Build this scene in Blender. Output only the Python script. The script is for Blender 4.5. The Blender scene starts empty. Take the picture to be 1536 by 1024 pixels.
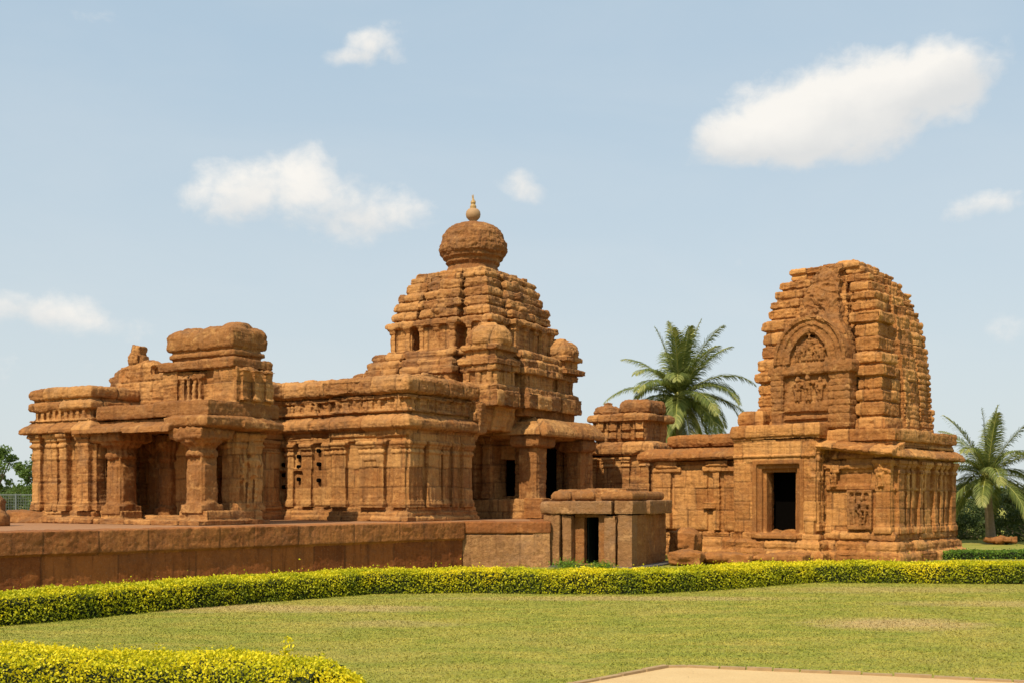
import bpy, math, random
import numpy as np
from mathutils import Vector, Matrix

random.seed(7); RNG = np.random.default_rng(7)
S = bpy.context.scene
COL = S.collection
R = math.radians

# ------------------------------------------------------------ camera
F = 1740.0; EYE = 1.6; HOR = 745.0
cd = bpy.data.cameras.new('camera'); cam = bpy.data.objects.new('camera', cd); COL.objects.link(cam)
cam.location = (0, 0, EYE); cam.rotation_euler = (R(90), 0, 0)
cd.sensor_width = 36; cd.lens = F/1536*36; cd.shift_y = (HOR-512)/1536
cd.clip_start = 0.1; cd.clip_end = 5000
S.camera = cam

# ------------------------------------------------------------ sun and sky
SUN_AZ = (-0.50, -0.866); SUN_EL = 50.0
sl = bpy.data.lights.new('sun', 'SUN'); sun = bpy.data.objects.new('sun', sl); COL.objects.link(sun)
sl.energy = 5.0; sl.angle = R(0.5); sl.color = (1.0, 0.88, 0.69)
sv = Vector((SUN_AZ[0]*math.cos(R(SUN_EL)), SUN_AZ[1]*math.cos(R(SUN_EL)), math.sin(R(SUN_EL))))
sun.rotation_euler = sv.to_track_quat('Z', 'Y').to_euler()
sun.location = (-20, -20, 40)
S.view_settings.view_transform = 'Standard'; S.view_settings.look = 'None'
S.view_settings.gamma = 1; S.view_settings.exposure = 0.14; S.view_settings.use_curve_mapping = False

W = bpy.data.worlds.new('World'); S.world = W; W.use_nodes = True
wt = W.node_tree; wt.nodes.clear()

class NT:
    """tiny node helper"""
    def __init__(s, t): s.t = t
    def n(s, typ, **kw):
        nd = s.t.nodes.new(typ)
        for k, v in kw.items():
            if k == 'ins':
                for kk, vv in v.items(): s.put(nd.inputs[kk], vv)
            else: setattr(nd, k, v)
        return nd
    def put(s, sock, v):
        if isinstance(v, bpy.types.NodeSocket): s.t.links.new(v, sock)
        else: sock.default_value = v
    def m(s, op, a, b=0.0, c=0.0, clamp=False):
        nd = s.t.nodes.new('ShaderNodeMath'); nd.operation = op; nd.use_clamp = clamp
        for i, v in enumerate((a, b, c)): s.put(nd.inputs[i], v)
        return nd.outputs[0]
    def vm(s, op, a, b=(0, 0, 0)):
        nd = s.t.nodes.new('ShaderNodeVectorMath'); nd.operation = op
        s.put(nd.inputs[0], a); s.put(nd.inputs[1], b)
        return nd.outputs[0]
    def mix(s, f, a, b, mode='MIX'):
        nd = s.t.nodes.new('ShaderNodeMix'); nd.data_type = 'RGBA'; nd.blend_type = mode
        s.put(nd.inputs[0], f)
        for i, v in ((6, a), (7, b)):
            if not isinstance(v, bpy.types.NodeSocket) and len(v) == 3: v = (*v, 1)
            s.put(nd.inputs[i], v)
        return nd.outputs[2]
    def noise(s, vec, scale, detail=4, rough=0.55, dist=0.0, out=0):
        nd = s.t.nodes.new('ShaderNodeTexNoise'); s.put(nd.inputs['Vector'], vec)
        nd.inputs['Scale'].default_value = scale; nd.inputs['Detail'].default_value = detail
        nd.inputs['Roughness'].default_value = rough; nd.inputs['Distortion'].default_value = dist
        return nd.outputs[out]
    def rng(s, v, a, b, c=0.0, d=1.0, smooth=False):
        nd = s.t.nodes.new('ShaderNodeMapRange'); nd.clamp = True
        if smooth: nd.interpolation_type = 'SMOOTHSTEP'
        for i, x in enumerate((v, a, b, c, d)): s.put(nd.inputs[i], x)
        return nd.outputs[0]

def build_world():
    T = NT(wt)
    sky = T.n('ShaderNodeTexSky', sky_type='NISHITA', sun_disc=False)
    sky.sun_elevation = R(SUN_EL); sky.sun_rotation = math.atan2(SUN_AZ[0], SUN_AZ[1]) % (2*math.pi)
    sky.air_density = 1.0; sky.dust_density = 2.0; sky.ozone_density = 1.2; sky.altitude = 300
    tc = T.n('ShaderNodeTexCoord'); d = tc.outputs['Generated']
    sp = T.n('ShaderNodeSeparateXYZ', ins={0: d}); x, y, z = sp.outputs
    az = T.m('ARCTAN2', x, y); el = T.m('ARCSINE', z)
    # cloud banks by bearing and elevation: (az, el, half width, half height, tilt, strength)
    def pa(px, py, rx, ry, tilt=0, st=1.0):
        X = (px-768)/F; Z = (HOR-py)/F
        a = math.atan(X); e = math.atan(Z/math.sqrt(1+X*X))
        return (a, e, rx*1.12/F, ry*1.15/F, tilt, st)
    blobs = [pa(1105, 205, 85, 42, 0, 1.0), pa(1190, 175, 100, 66, 8, 1.2), pa(1300, 150, 100, 66, 10, 1.2), pa(1400, 125, 80, 60, 12, 1.15), pa(1440, 105, 50, 42, 12, 1.05),
             pa(1240, 225, 150, 32, 0, .8),
             pa(565, 62, 60, 24, 12, .75), pa(530, 92, 55, 20, 8, .7), pa(585, 85, 42, 24, 0, .65),
             pa(355, 285, 85, 46, 22, .74), pa(450, 262, 110, 52, 12, .70), pa(520, 320, 90, 60, 0, .66), pa(590, 310, 90, 40, 0, .62), pa(420, 320, 130, 38, 0, .55),
             pa(788, 276, 52, 34, 0, .72), pa(1460, 314, 110, 30, 8, .66), pa(1140, 388, 80, 18, 0, .40),
             pa(60, 468, 150, 34, -4, .78), pa(135, 22, 65, 18, 0, .45), pa(1510, 500, 60, 24, 0, .42), pa(30, 560, 120, 34, 0, .4)]
    cv = T.n('ShaderNodeCombineXYZ', ins={0: az, 1: T.m('MULTIPLY', el, 1.25), 2: 3.7}).outputs[0]
    n1 = T.noise(cv, 16, 7, .56, .25); n2 = T.noise(cv, 46, 5, .6, .3)
    wv = T.n('ShaderNodeTexNoise', ins={'Vector': cv, 'Scale': 9.0, 'Detail': 3.0})
    wsp = T.n('ShaderNodeSeparateXYZ', ins={0: wv.outputs['Color']})
    azw = T.m('ADD', az, T.m('MULTIPLY', T.m('SUBTRACT', wsp.outputs[0], .5), .045))
    elw = T.m('ADD', el, T.m('MULTIPLY', T.m('SUBTRACT', wsp.outputs[1], .5), .035))
    tot = None; wsum = None
    for (a, e, rx, ry, t, st) in blobs:
        dx = T.m('SUBTRACT', azw, a); dy = T.m('SUBTRACT', elw, e)
        c, s_ = math.cos(R(t)), math.sin(R(t))
        u = T.m('MULTIPLY_ADD', dy, s_/rx, T.m('MULTIPLY', dx, c/rx))
        v = T.m('MULTIPLY_ADD', dy, c/ry, T.m('MULTIPLY', dx, -s_/ry))
        f = T.m('MULTIPLY_ADD', u, u, T.m('MULTIPLY', v, v))
        g = T.m('MULTIPLY', T.m('EXPONENT', T.m('MULTIPLY', f, -1.25)), st)
        tot = g if tot is None else T.m('MAXIMUM', T.m('MULTIPLY_ADD', g, .25, tot), g)
        bot = T.m('MULTIPLY', g, v)          # lower half of each bank is greyer
        wsum = bot if wsum is None else T.m('ADD', wsum, bot)
    dens = T.m('ADD', tot, T.m('MULTIPLY', T.m('SUBTRACT', n1, .5), .95))
    dens = T.m('ADD', dens, T.m('MULTIPLY', T.m('SUBTRACT', n2, .5), .6))
    front = T.m('GREATER_THAN', y, 0.0)
    has = T.rng(tot, .05, .25)
    cl = T.m('MULTIPLY', T.m('MULTIPLY', T.rng(dens, .30, .92, 0, 1, True), has), front)
    veil = T.m('MULTIPLY', T.rng(T.noise(T.n('ShaderNodeCombineXYZ', ins={0: az, 1: T.m('MULTIPLY', el, 3.0), 2: .5}).outputs[0], 4, 5, .55, .4), .42, .8), .12)
    cl = T.m('MAXIMUM', cl, veil)
    shade = T.m('ADD', T.m('MULTIPLY', wsum, .22), T.m('MULTIPLY', T.m('SUBTRACT', n1, .5), .35))
    ccol = T.mix(T.rng(shade, -.16, .12), (6.5, 6.5, 6.4, 1), (8.5, 8.15, 7.6, 1))
    hz = T.rng(z, 0.0, .36, 1.25, 0.0)
    skyc = T.mix(T.m('MULTIPLY', hz, .55), T.mix(.72, sky.outputs[0], (4.75, 6.05, 7.0, 1)), (6.5, 6.75, 6.5, 1))
    colr = T.mix(T.m('MULTIPLY', cl, .93), skyc, ccol)
    bg = T.n('ShaderNodeBackground', ins={0: colr, 1: 0.106})
    out = T.n('ShaderNodeOutputWorld'); wt.links.new(bg.outputs[0], out.inputs[0])
build_world()

# ------------------------------------------------------------ helpers
def tag(o, label=None, cat=None, group=None, kind=None):
    if label: o['label'] = label
    if cat: o['category'] = cat
    if group: o['group'] = group
    if kind: o['kind'] = kind
    return o
def empty(name, loc=(0, 0, 0), rz=0.0, **kw):
    o = bpy.data.objects.new(name, None); COL.objects.link(o)
    o.location = loc; o.rotation_euler = (0, 0, rz); o.empty_display_size = .3
    return tag(o, **kw)
def link(name, me, mat, parent=None, smooth=True):
    o = bpy.data.objects.new(name, me); COL.objects.link(o)
    me.materials.clear(); me.materials.append(mat)
    if parent: o.parent = parent
    me.polygons.foreach_set('use_smooth', np.full(len(me.polygons), smooth)); me.update()
    return o
def gpt(px, py, z=0.0):
    d = (EYE-z)*F/(py-HOR); return ((px-768)/F*d, d)
def at(px, d): return ((px-768)/F*d, d)

def _h(ix, iy, iz):
    h = (ix.astype(np.int64)*374761393 + iy.astype(np.int64)*668265263 + iz.astype(np.int64)*2147483647 + 1013904223) & 0xffffffff
    h = ((h ^ (h >> 13))*1274126177) & 0xffffffff
    h = ((h ^ (h >> 16))*2246822519) & 0xffffffff
    return ((h ^ (h >> 15)) & 0xffffff)/float(0xffffff)
def vn(p):
    i = np.floor(p).astype(np.int64); f = p-i; f = f*f*f*(f*(f*6-15)+10)
    x, y, z = i[:, 0], i[:, 1], i[:, 2]; fx, fy, fz = f[:, 0], f[:, 1], f[:, 2]
    r = 0
    for dx in (0, 1):
        wx = fx if dx else 1-fx
        for dy in (0, 1):
            wy = fy if dy else 1-fy
            for dz in (0, 1):
                wz = fz if dz else 1-fz
                r = r + wx*wy*wz*_h(x+dx, y+dy, z+dz)
    return r*2-1
def fbm(p, o=4, g=.5):
    a = 1.0; s = 0; t = 0
    for k in range(o):
        s = s + a*vn(p*(2.03**k)+k*17.3); t += a; a *= g
    return s/t

class B:
    """collects closed solids; rectangles are (x0,x1,y0,y1)"""
    def __init__(s): s.v = []; s.f = []
    def add(s, vs, fs):
        n = len(s.v); s.v += [tuple(q) for q in vs]; s.f += [tuple(i+n for i in q) for q in fs]
    def fr(s, r, z0, z1, o0=0.0, o1=None):
        if o1 is None: o1 = o0
        x0, x1, y0, y1 = r
        vs = []
        for z, o in ((z0, o0), (z1, o1)):
            vs += [(x0-o, y0-o, z), (x1+o, y0-o, z), (x1+o, y1+o, z), (x0-o, y1+o, z)]
        s.add(vs, [(3, 2, 1, 0), (4, 5, 6, 7), (0, 1, 5, 4), (1, 2, 6, 5), (2, 3, 7, 6), (3, 0, 4, 7)])
    def box(s, x0, x1, y0, y1, z0, z1): s.fr((min(x0, x1), max(x0, x1), min(y0, y1), max(y0, y1)), z0, z1)
    def tbox(s, c, size, rot=(0, 0, 0)):
        from mathutils import Euler
        M = Euler([R(a) for a in rot]).to_matrix()
        vs = []
        for z in (-1, 1):
            for (x, y) in ((-1, -1), (1, -1), (1, 1), (-1, 1)):
                vs.append(tuple(M @ Vector((x*size[0]/2, y*size[1]/2, z*size[2]/2)) + Vector(c)))
        s.add(vs, [(3, 2, 1, 0), (4, 5, 6, 7), (0, 1, 5, 4), (1, 2, 6, 5), (2, 3, 7, 6), (3, 0, 4, 7)])
    def hull8(s, bot, top):
        s.add(list(bot)+list(top), [(3, 2, 1, 0), (4, 5, 6, 7), (0, 1, 5, 4), (1, 2, 6, 5), (2, 3, 7, 6), (3, 0, 4, 7)])
    def prof(s, rects, z0, z1, pts, o=1.0):
        for r in rects:
            for (a, oa), (b, ob) in zip(pts[:-1], pts[1:]):
                s.fr(r, z0+(z1-z0)*a, z0+(z1-z0)*b+1e-4, oa*o, ob*o)
    def roll(s, rects, z0, z1, o): s.prof(rects, z0, z1, [(0, .55), (.10, .92), (.25, 1), (.70, .98), (.86, .78), (1, .25)], o)
    def slab(s, rects, z0, z1, o): s.prof(rects, z0, z1, [(0, .85), (.12, 1), (.8, 1), (1, .8)], o)
    def eave(s, rects, z0, z1, o): s.prof(rects, z0, z1, [(0, .9), (.12, 1), (.3, .97), (.6, .7), (.85, .3), (1, 0)], o)
    def lathe(s, cx, cy, pts, n=28, sx=1.0, sy=1.0):
        vs = []; fs = []
        for (r, z) in pts:
            for k in range(n):
                a = 2*math.pi*k/n; vs.append((cx+sx*r*math.cos(a), cy+sy*r*math.sin(a), z))
        m = len(pts)
        for i in range(m-1):
            for k in range(n):
                fs.append((i*n+k, i*n+(k+1) % n, (i+1)*n+(k+1) % n, (i+1)*n+k))
        fs.append(tuple(range(n-1, -1, -1))); fs.append(tuple((m-1)*n+k for k in range(n)))
        s.add(vs, fs)
    def ell(s, c, r, n=12):
        pts = [(max(.03, math.sin(math.pi*i/n)), -math.cos(math.pi*i/n)) for i in range(n+1)]
        vs = []; fs = []; m = 14
        for (q, z) in pts:
            for k in range(m):
                a = 2*math.pi*k/m; vs.append((c[0]+r[0]*q*math.cos(a), c[1]+r[1]*q*math.sin(a), c[2]+r[2]*z))
        for i in range(n):
            for k in range(m): fs.append((i*m+k, i*m+(k+1) % m, (i+1)*m+(k+1) % m, (i+1)*m+k))
        fs.append(tuple(range(m-1, -1, -1))); fs.append(tuple(n*m+k for k in range(m)))
        s.add(vs, fs)
    # face-relative box: face F looks to -y, R to +x, L to -x, K to +y ; a along the face
    def fb(s, face, a0, a1, plane, out, z0, z1, inn=.12):
        if face == 'F': s.box(a0, a1, plane-out, plane+inn, z0, z1)
        elif face == 'K': s.box(a0, a1, plane-inn, plane+out, z0, z1)
        elif face == 'R': s.box(plane-inn, plane+out, a0, a1, z0, z1)
        else: s.box(plane-out, plane+inn, a0, a1, z0, z1)
    def pil(s, face, a0, a1, plane, z0, z1, out=.09):
        s.fb(face, a0, a1, plane, out, z0, z1)
        e = .035; h = z1-z0
        s.fb(face, a0-e, a1+e, plane, out+.045, z0, z0+.07*h)
        s.fb(face, a0-e*.5, a1+e*.5, plane, out+.025, z0+.07*h, z0+.11*h)
        s.fb(face, a0-e*.6, a1+e*.6, plane, out+.03, z1-.18*h, z1-.14*h)
        s.fb(face, a0-e*.8, a1+e*.8, plane, out+.04, z1-.10*h, z1-.05*h)
        s.fb(face, a0-e*1.6, a1+e*1.6, plane, out+.075, z1-.05*h, z1)
    def fig(s, face, a, plane, z0, h, sway=0.0, out=.05):
        """carved figure in half relief"""
        def P(u, w, z): return {'F': (a+u, plane-w, z), 'R': (plane+w, a+u, z)}[face]
        def rr(u, w, z): return (u, w, z) if face == 'F' else (w, u, z)
        k = h/1.0
        for sg in (-1, 1):
            for t in range(5):
                s.ell(P((sg*.075+sway*.06*t/4)*k, out*.4, z0+(.05+.42*t/4)*h), rr(.055*k, out, .085*h), 6)
        for (z, w) in ((.50, .12), (.57, .10), (.64, .11), (.71, .14)):
            s.ell(P(sway*.07*k, out*.5, z0+z*h), rr(w*k, out*1.15, .07*h), 6)
        s.ell(P(sway*.03*k, out*.7, z0+.86*h), rr(.075*k, out*1.2, .085*h), 8)
        s.ell(P(sway*.03*k, out*.6, z0+.95*h), rr(.06*k, out*.9, .07*h), 6)
        for sg, dz in ((-1, .0), (1, .1)):
            for t in range(4):
                s.ell(P((sg*(.15+.05*math.sin(t))+.02)*k, out*.4, z0+(.70-.09*t+dz*t*.8)*h), rr(.04*k, out*.8, .06*h), 6)

def remesh(b, voxel, smooth=1):
    me = bpy.data.meshes.new('tmp'); me.from_pydata(b.v, [], b.f); me.update()
    o = bpy.data.objects.new('tmp', me); COL.objects.link(o)
    m = o.modifiers.new('r', 'REMESH'); m.mode = 'VOXEL'; m.voxel_size = voxel; m.adaptivity = 0
    if smooth:
        m2 = o.modifiers.new('s', 'SMOOTH'); m2.factor = .5; m2.iterations = smooth
    dg = bpy.context.evaluated_depsgraph_get()
    out = bpy.data.meshes.new_from_object(o.evaluated_get(dg))
    bpy.data.objects.remove(o); bpy.data.meshes.remove(me)
    return out

NV = 0
def stone(name, b, mat, parent, voxel=.021, smooth=0, course=.42, blk=.85, groove=.022, jut=.014, amp=1.0, strata=1.0, carve=None, zoff=0.0, rough=1.0, label=None, blocks=None):
    """union of the solids, weathered: block joints, bedding layers, chips and pits"""
    global NV
    me = remesh(b, voxel, smooth); n = len(me.vertices); NV += n
    p = np.empty(n*3, np.float32); me.vertices.foreach_get('co', p); p = p.reshape(-1, 3).astype(np.float64)
    nr = np.empty(n*3, np.float32); me.vertex_normals.foreach_get('vector', nr); nr = nr.reshape(-1, 3).astype(np.float64)
    off = np.array(parent.location)*1.3 if parent else 0
    q = p+off
    w = np.stack([vn(q*1.7+5), vn(q*1.7+55), vn(q*1.7+105)], 1)*.03
    pj = p+w
    amp = amp**.75*.95
    d = amp*(.026*fbm(q*1.9, 3) + .013*rough*fbm(q*6.5+9, 3) + .005*rough*fbm(q*19+3, 2))
    if strata:
        d += strata*.007*fbm(q*np.array([1.1, 1.1, 11.0])+31, 3)
    d -= rough*amp*.06*np.clip(fbm(q*4.2+77, 3)-.30, 0, 1)
    rid = 1-np.abs(fbm(q*np.array([5., 5., 8.])+41, 3))*2.6; d -= rough*amp*.009*np.clip(rid, 0, 1)**3
    d += rough*amp*.006*np.clip(np.abs(vn(q*14+61))*2-.7, -.4, .6)+rough*amp*.003*vn(q*33)
    if strata: d -= strata*.008*np.clip(1-np.abs(fbm(q*np.array([.9, .9, 7.5])+131, 2))*5, 0, 1)
    bid = np.zeros(n); jn = np.zeros(n)
    if course:
        if isinstance(course, (list, tuple)):
            zs = np.array(course); c = np.searchsorted(zs, pj[:, 2]); dz = np.min(np.abs(pj[:, 2:3]-zs[None, :]), 1)
        else:
            t = (pj[:, 2]+zoff)/course; c = np.floor(t).astype(int); ff = t-c; dz = np.minimum(ff, 1-ff)*course
        ax = np.abs(nr[:, 0]) > np.abs(nr[:, 1])
        s_ = np.where(ax, pj[:, 1], pj[:, 0])
        L = blk*(.75+.6*_h(c, c*3+1, ax.astype(int)))
        t = s_/L+7.7*_h(c, c*5+2, ax.astype(int)+3); k = np.floor(t).astype(int); ff = t-k; ds = np.minimum(ff, 1-ff)*L
        bid = _h(c, k, ax.astype(int)+11)
        vert = np.clip(1-np.abs(nr[:, 2])*1.1, .25, 1)
        wid = max(.016, voxel*.62)
        j = np.maximum(np.exp(-(dz/wid)**2)*.8*vert, np.exp(-(ds/wid)**2))
        gate = .45+.55*(_h(c, k, ax.astype(int)+23) > .3)
        d -= groove*j*gate; jn = j*gate
        d += jut*(bid-.5)*2*vert
    if blocks is not None:
        dv, cuts = blocks; tt = p[:, 0]*dv[0]+p[:, 1]*dv[1]; cuts = np.array(cuts); k = np.searchsorted(cuts, tt)
        bid = _h(k, k*3+int(cuts[1]*100), k*0+5); ds = np.min(np.abs(tt[:, None]-cuts[None, :]), 1); jn = np.exp(-(ds/.015)**2)*.8; d -= .010*jn
    if carve: d = d+carve(p, nr)
    p2 = p+nr*d[:, None]
    me.vertices.foreach_set('co', p2.astype(np.float32).ravel())
    a = me.attributes.new('blk', 'FLOAT', 'POINT'); a.data.foreach_set('value', bid.astype(np.float32))
    a = me.attributes.new('jn', 'FLOAT', 'POINT'); a.data.foreach_set('value', jn.astype(np.float32))
    me.update()
    o = link(name, me, mat, parent)
    if label: o['label'] = label
    return o

# ------------------------------------------------------------ materials
def base_mat(name, rough=.9):
    m = bpy.data.materials.new(name); m.use_nodes = True
    t = m.node_tree; pb = t.nodes['Principled BSDF']; pb.inputs['Roughness'].default_value = rough
    pb.inputs['Specular IOR Level'].default_value = .25
    return m, NT(t), pb
def stone_mat(name, lo, mid, hi, patina=(.20, .125, .07), pat=.45, streak=.5, bump=.8, hue=(.42, .16, .040), layer=1.0):
    lo, mid, hi = [(c[0]*1.12, c[1]*1.0, c[2]*.66) for c in (tuple(v*.80 for v in lo), mid, tuple(v*1.05 for v in hi))]
    m, T, pb = base_mat(name, .92)
    geo = T.n('ShaderNodeNewGeometry'); P = geo.outputs['Position']
    n1 = T.noise(P, .9, 5, .6, .3); n2 = T.noise(P, 4.5, 5, .65); n3 = T.noise(P, 38, 3, .7)
    lay = T.noise(T.vm('MULTIPLY', P, (1.2, 1.2, 13.0)), 1.0, 5, .6, .2)
    blk = T.n('ShaderNodeAttribute', attribute_name='blk').outputs['Fac']
    jn = T.n('ShaderNodeAttribute', attribute_name='jn').outputs['Fac']
    c = T.mix(T.rng(T.m('ADD', T.m('MULTIPLY', n1, .55), T.m('MULTIPLY', n2, .45)), .36, .64), lo, mid)
    c = T.mix(T.rng(lay, .42, .68, 0, .7*layer), c, hi)
    c = T.mix(T.rng(lay, .44, .34, 0, .55*layer), c, (lo[0]*.6, lo[1]*.55, lo[2]*.55))
    n4 = T.noise(P, 13, 4, .7)
    c = T.mix(T.rng(n4, .47, .33, 0, .6), c, (lo[0]*.5, lo[1]*.46, lo[2]*.46))
    c = T.mix(T.rng(n4, .55, .70, 0, .5), c, (hi[0]*1.12, hi[1]*1.12, hi[2]*1.1))
    c = T.mix(T.m('MULTIPLY', T.rng(T.noise(P, 2.3, 4, .6, .5), .5, .68), .55), c, hue)
    c = T.mix(T.m('MULTIPLY', T.m('ABSOLUTE', T.m('SUBTRACT', blk, .5)), 1.3), c, T.mix(T.m('GREATER_THAN', blk, .5), lo, hi))
    # weather stains: runs down the faces, grey-brown crust on what faces up
    vb = T.noise(T.vm('MULTIPLY', P, (9.0, 9.0, .9)), 1.0, 4, .65, .3)
    c = T.mix(T.rng(vb, .48, .34, 0, .55*(1-layer*.6)), c, (lo[0]*.55, lo[1]*.5, lo[2]*.5))
    st = T.noise(T.vm('MULTIPLY', P, (5.0, 5.0, .55)), 1.0, 4, .6, .3)
    c = T.mix(T.m('MULTIPLY', T.rng(st, .54, .70), streak), c, (lo[0]*.38, lo[1]*.36, lo[2]*.40))
    pt = T.rng(T.noise(P, 1.5, 6, .68, .6), .49, .66)
    c = T.mix(T.m('MULTIPLY', pt, pat*.75), c, patina)
    c = T.mix(T.m('MULTIPLY', T.rng(n3, .60, .74), .35), c, (.55, .40, .24))
    c = T.mix(T.m('MULTIPLY', T.rng(n3, .40, .28), .45), c, (lo[0]*.4, lo[1]*.4, lo[2]*.4))
    up = T.n('ShaderNodeSeparateXYZ', ins={0: geo.outputs['Normal']}).outputs[2]
    lich = T.m('MULTIPLY', T.rng(T.noise(P, 3.1, 6, .7, .4), .50, .64), T.rng(up, .15, .7, .35, 1))
    c = T.mix(T.m('MULTIPLY', lich, .42), c, (.125, .072, .038))
    pale = T.rng(T.noise(T.vm('ADD', P, (31, 7, 3)), 2.7, 5, .7, .3), .56, .68)
    c = T.mix(T.m('MULTIPLY', pale, .45), c, (hi[0]*1.08, hi[1]*1.10, hi[2]*1.15))
    c = T.mix(T.m('MULTIPLY', jn, .6), c, (.045, .024, .013))
    T.put(pb.inputs['Base Color'], c)
    hgt = T.m('ADD', T.m('MULTIPLY', n2, .8), T.m('ADD', T.m('MULTIPLY', n3, .55), T.m('MULTIPLY', T.noise(P, 120, 2, .6), .25)))
    hgt = T.m('ADD', hgt, T.m('MULTIPLY', lay, .9*layer)); hgt = T.m('ADD', hgt, T.m('MULTIPLY', n4, .8)); hgt = T.m('ADD', hgt, T.m('MULTIPLY', vb, .8*(1-layer*.7)))
    bp = T.n('ShaderNodeBump', ins={'Strength': bump, 'Distance': .03, 'Height': hgt})
    T.put(pb.inputs['Normal'], bp.outputs[0])
    return m
ST = stone_mat('sandstone', (.235, .100, .040), (.385, .190, .082), (.47, .265, .130))
ST_WALL = stone_mat('sandstone_wall', (.27, .120, .048), (.41, .215, .095), (.49, .290, .145), pat=.30, layer=.35, streak=.6)
ST_T = stone_mat('sandstone_tower', (.205, .088, .038), (.36, .175, .077), (.46, .26, .125), patina=(.17, .115, .07), pat=.4)
ST_R = stone_mat('sandstone_orange', (.28, .115, .040), (.44, .215, .084), (.52, .29, .135), pat=.25, streak=.45, layer=.5)
ST_P = stone_mat('sandstone_red_brown_shaded', (.20, .062, .020), (.265, .088, .029), (.33, .125, .045), patina=(.15, .06, .025), pat=.35, streak=.55, bump=.4, hue=(.24, .075, .02), layer=.25)  # red-brown stone, made darker: the left platform wall's shade is in this colour
ST_C = stone_mat('sandstone_coping', (.24, .090, .034), (.33, .135, .052), (.41, .19, .085), patina=(.18, .085, .045), pat=.4, streak=.3, bump=.6, layer=.4)
ST_G = stone_mat('granite_pink_grey', (.27, .145, .080), (.385, .215, .122), (.48, .295, .18), patina=(.26, .165, .10), pat=.5, streak=.2, bump=1.0, hue=(.34, .17, .08), layer=.12)
def flat_mat(name, col, rough=.9, var=.2, scale=6):
    m, T, pb = base_mat(name, rough)
    P = T.n('ShaderNodeNewGeometry').outputs['Position']
    T.put(pb.inputs['Base Color'], T.mix(T.noise(P, scale, 4), tuple(c*(1-var) for c in col), tuple(min(1, c*(1+var)) for c in col)))
    return m
DARK = flat_mat('painted_opening_dark', (.003, .0025, .002), 1.0); DARK.node_tree.nodes['Principled BSDF'].inputs['Specular IOR Level'].default_value = 0  # near-black for sheets and discs: darkness inside openings put into colour
POT = flat_mat('pale_fired_pot', (.36, .22, .11), .7, .15, 9)
BRASS = flat_mat('aged_brass', (.38, .24, .09), .45)
WOOD = flat_mat('dark_green_door', (.012, .022, .016), .6)
METAL = flat_mat('grey_metal', (.12, .14, .14), .5)
BARK = flat_mat('bark', (.20, .15, .10), .95, .35, 14)
KERB = flat_mat('kerb_brick', (.33, .22, .11), .95, .35, 12)

def leaf_mat(name, cols, trans=.35):
    """cols: dark, mid, light ; picked per leaf by the stored tone"""
    m, T, pb = base_mat(name, .55)
    a = T.n('ShaderNodeAttribute', attribute_name='tone').outputs['Fac']
    c = T.mix(T.rng(a, 0, .5), cols[0], cols[1]); c = T.mix(T.rng(a, .5, 1), c, cols[2])
    T.put(pb.inputs['Base Color'], c)
    tr = T.n('ShaderNodeBsdfTranslucent', ins={0: c})
    mx = T.n('ShaderNodeMixShader', ins={0: trans, 1: pb.outputs[0], 2: tr.outputs[0]})
    out = [n for n in m.node_tree.nodes if n.type == 'OUTPUT_MATERIAL'][0]
    m.node_tree.links.new(mx.outputs[0], out.inputs[0])
    return m
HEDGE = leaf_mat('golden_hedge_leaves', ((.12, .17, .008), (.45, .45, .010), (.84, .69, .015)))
HEDGE_G = leaf_mat('green_hedge_leaves', ((.04, .09, .012), (.10, .19, .02), (.22, .32, .03)))
CORE = flat_mat('hedge_core_dark', (.016, .022, .006), .95, .5, 30)
TREE = leaf_mat('tree_leaves', ((.06, .10, .022), (.12, .19, .040), (.22, .29, .07)))
BUSH = leaf_mat('bush_leaves', ((.03, .055, .015), (.07, .10, .025), (.14, .14, .04)))
PALM = leaf_mat('palm_leaflets', ((.055, .085, .018), (.16, .19, .042), (.42, .39, .13)), .3)
RACHIS = flat_mat('palm_rib', (.28, .27, .06), .5, .2, 3)
DRYF = leaf_mat('old_palm_leaflets', ((.05, .06, .02), (.14, .14, .05), (.26, .21, .10)), .25)

def lawn_colour(T, P, dry):
    sP = T.vm('MULTIPLY', P, (1.0, 1.0, 0))
    a = T.noise(sP, .35, 5, .6, .6); b = T.noise(T.vm('MULTIPLY', sP, (.8, 1.9, 1)), 1.1, 5, .65, .4); c_ = T.noise(sP, 9, 4, .7)
    g = T.mix(T.rng(c_, .35, .65), (.175, .195, .020), (.265, .265, .034))
    g = T.mix(T.rng(b, .42, .66, 0, .75), g, (.38, .31, .055))
    g = T.mix(T.rng(a, .5, .68, 0, .5), g, (.38, .29, .075))
    if dry: 
        sp = T.n('ShaderNodeSeparateXYZ', ins={0: P})
        for (cx, cy, rx, ry, s) in dry:
            u = T.m('DIVIDE', T.m('SUBTRACT', sp.outputs[0], cx), rx); v = T.m('DIVIDE', T.m('SUBTRACT', sp.outputs[1], cy), ry)
            f = T.m('ADD', T.m('MULTIPLY_ADD', u, u, T.m('MULTIPLY', v, v)), T.m('MULTIPLY', T.m('SUBTRACT', b, .5), 2.4))
            g = T.mix(T.rng(f, 1.0, .1, 0, s), g, (.43, .30, .13))
    return g
DRY = [(*gpt(1340, 935), 1.3, .9, .85), (*gpt(400, 912), 3.2, .7, .7), (*gpt(950, 897), 3.5, .5, .6), (*gpt(1330, 884), 3.0, .8, .45), (*gpt(1500, 905), 2.2, .6, .5), (*gpt(600, 935), 1.0, .5, .4)]
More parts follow.
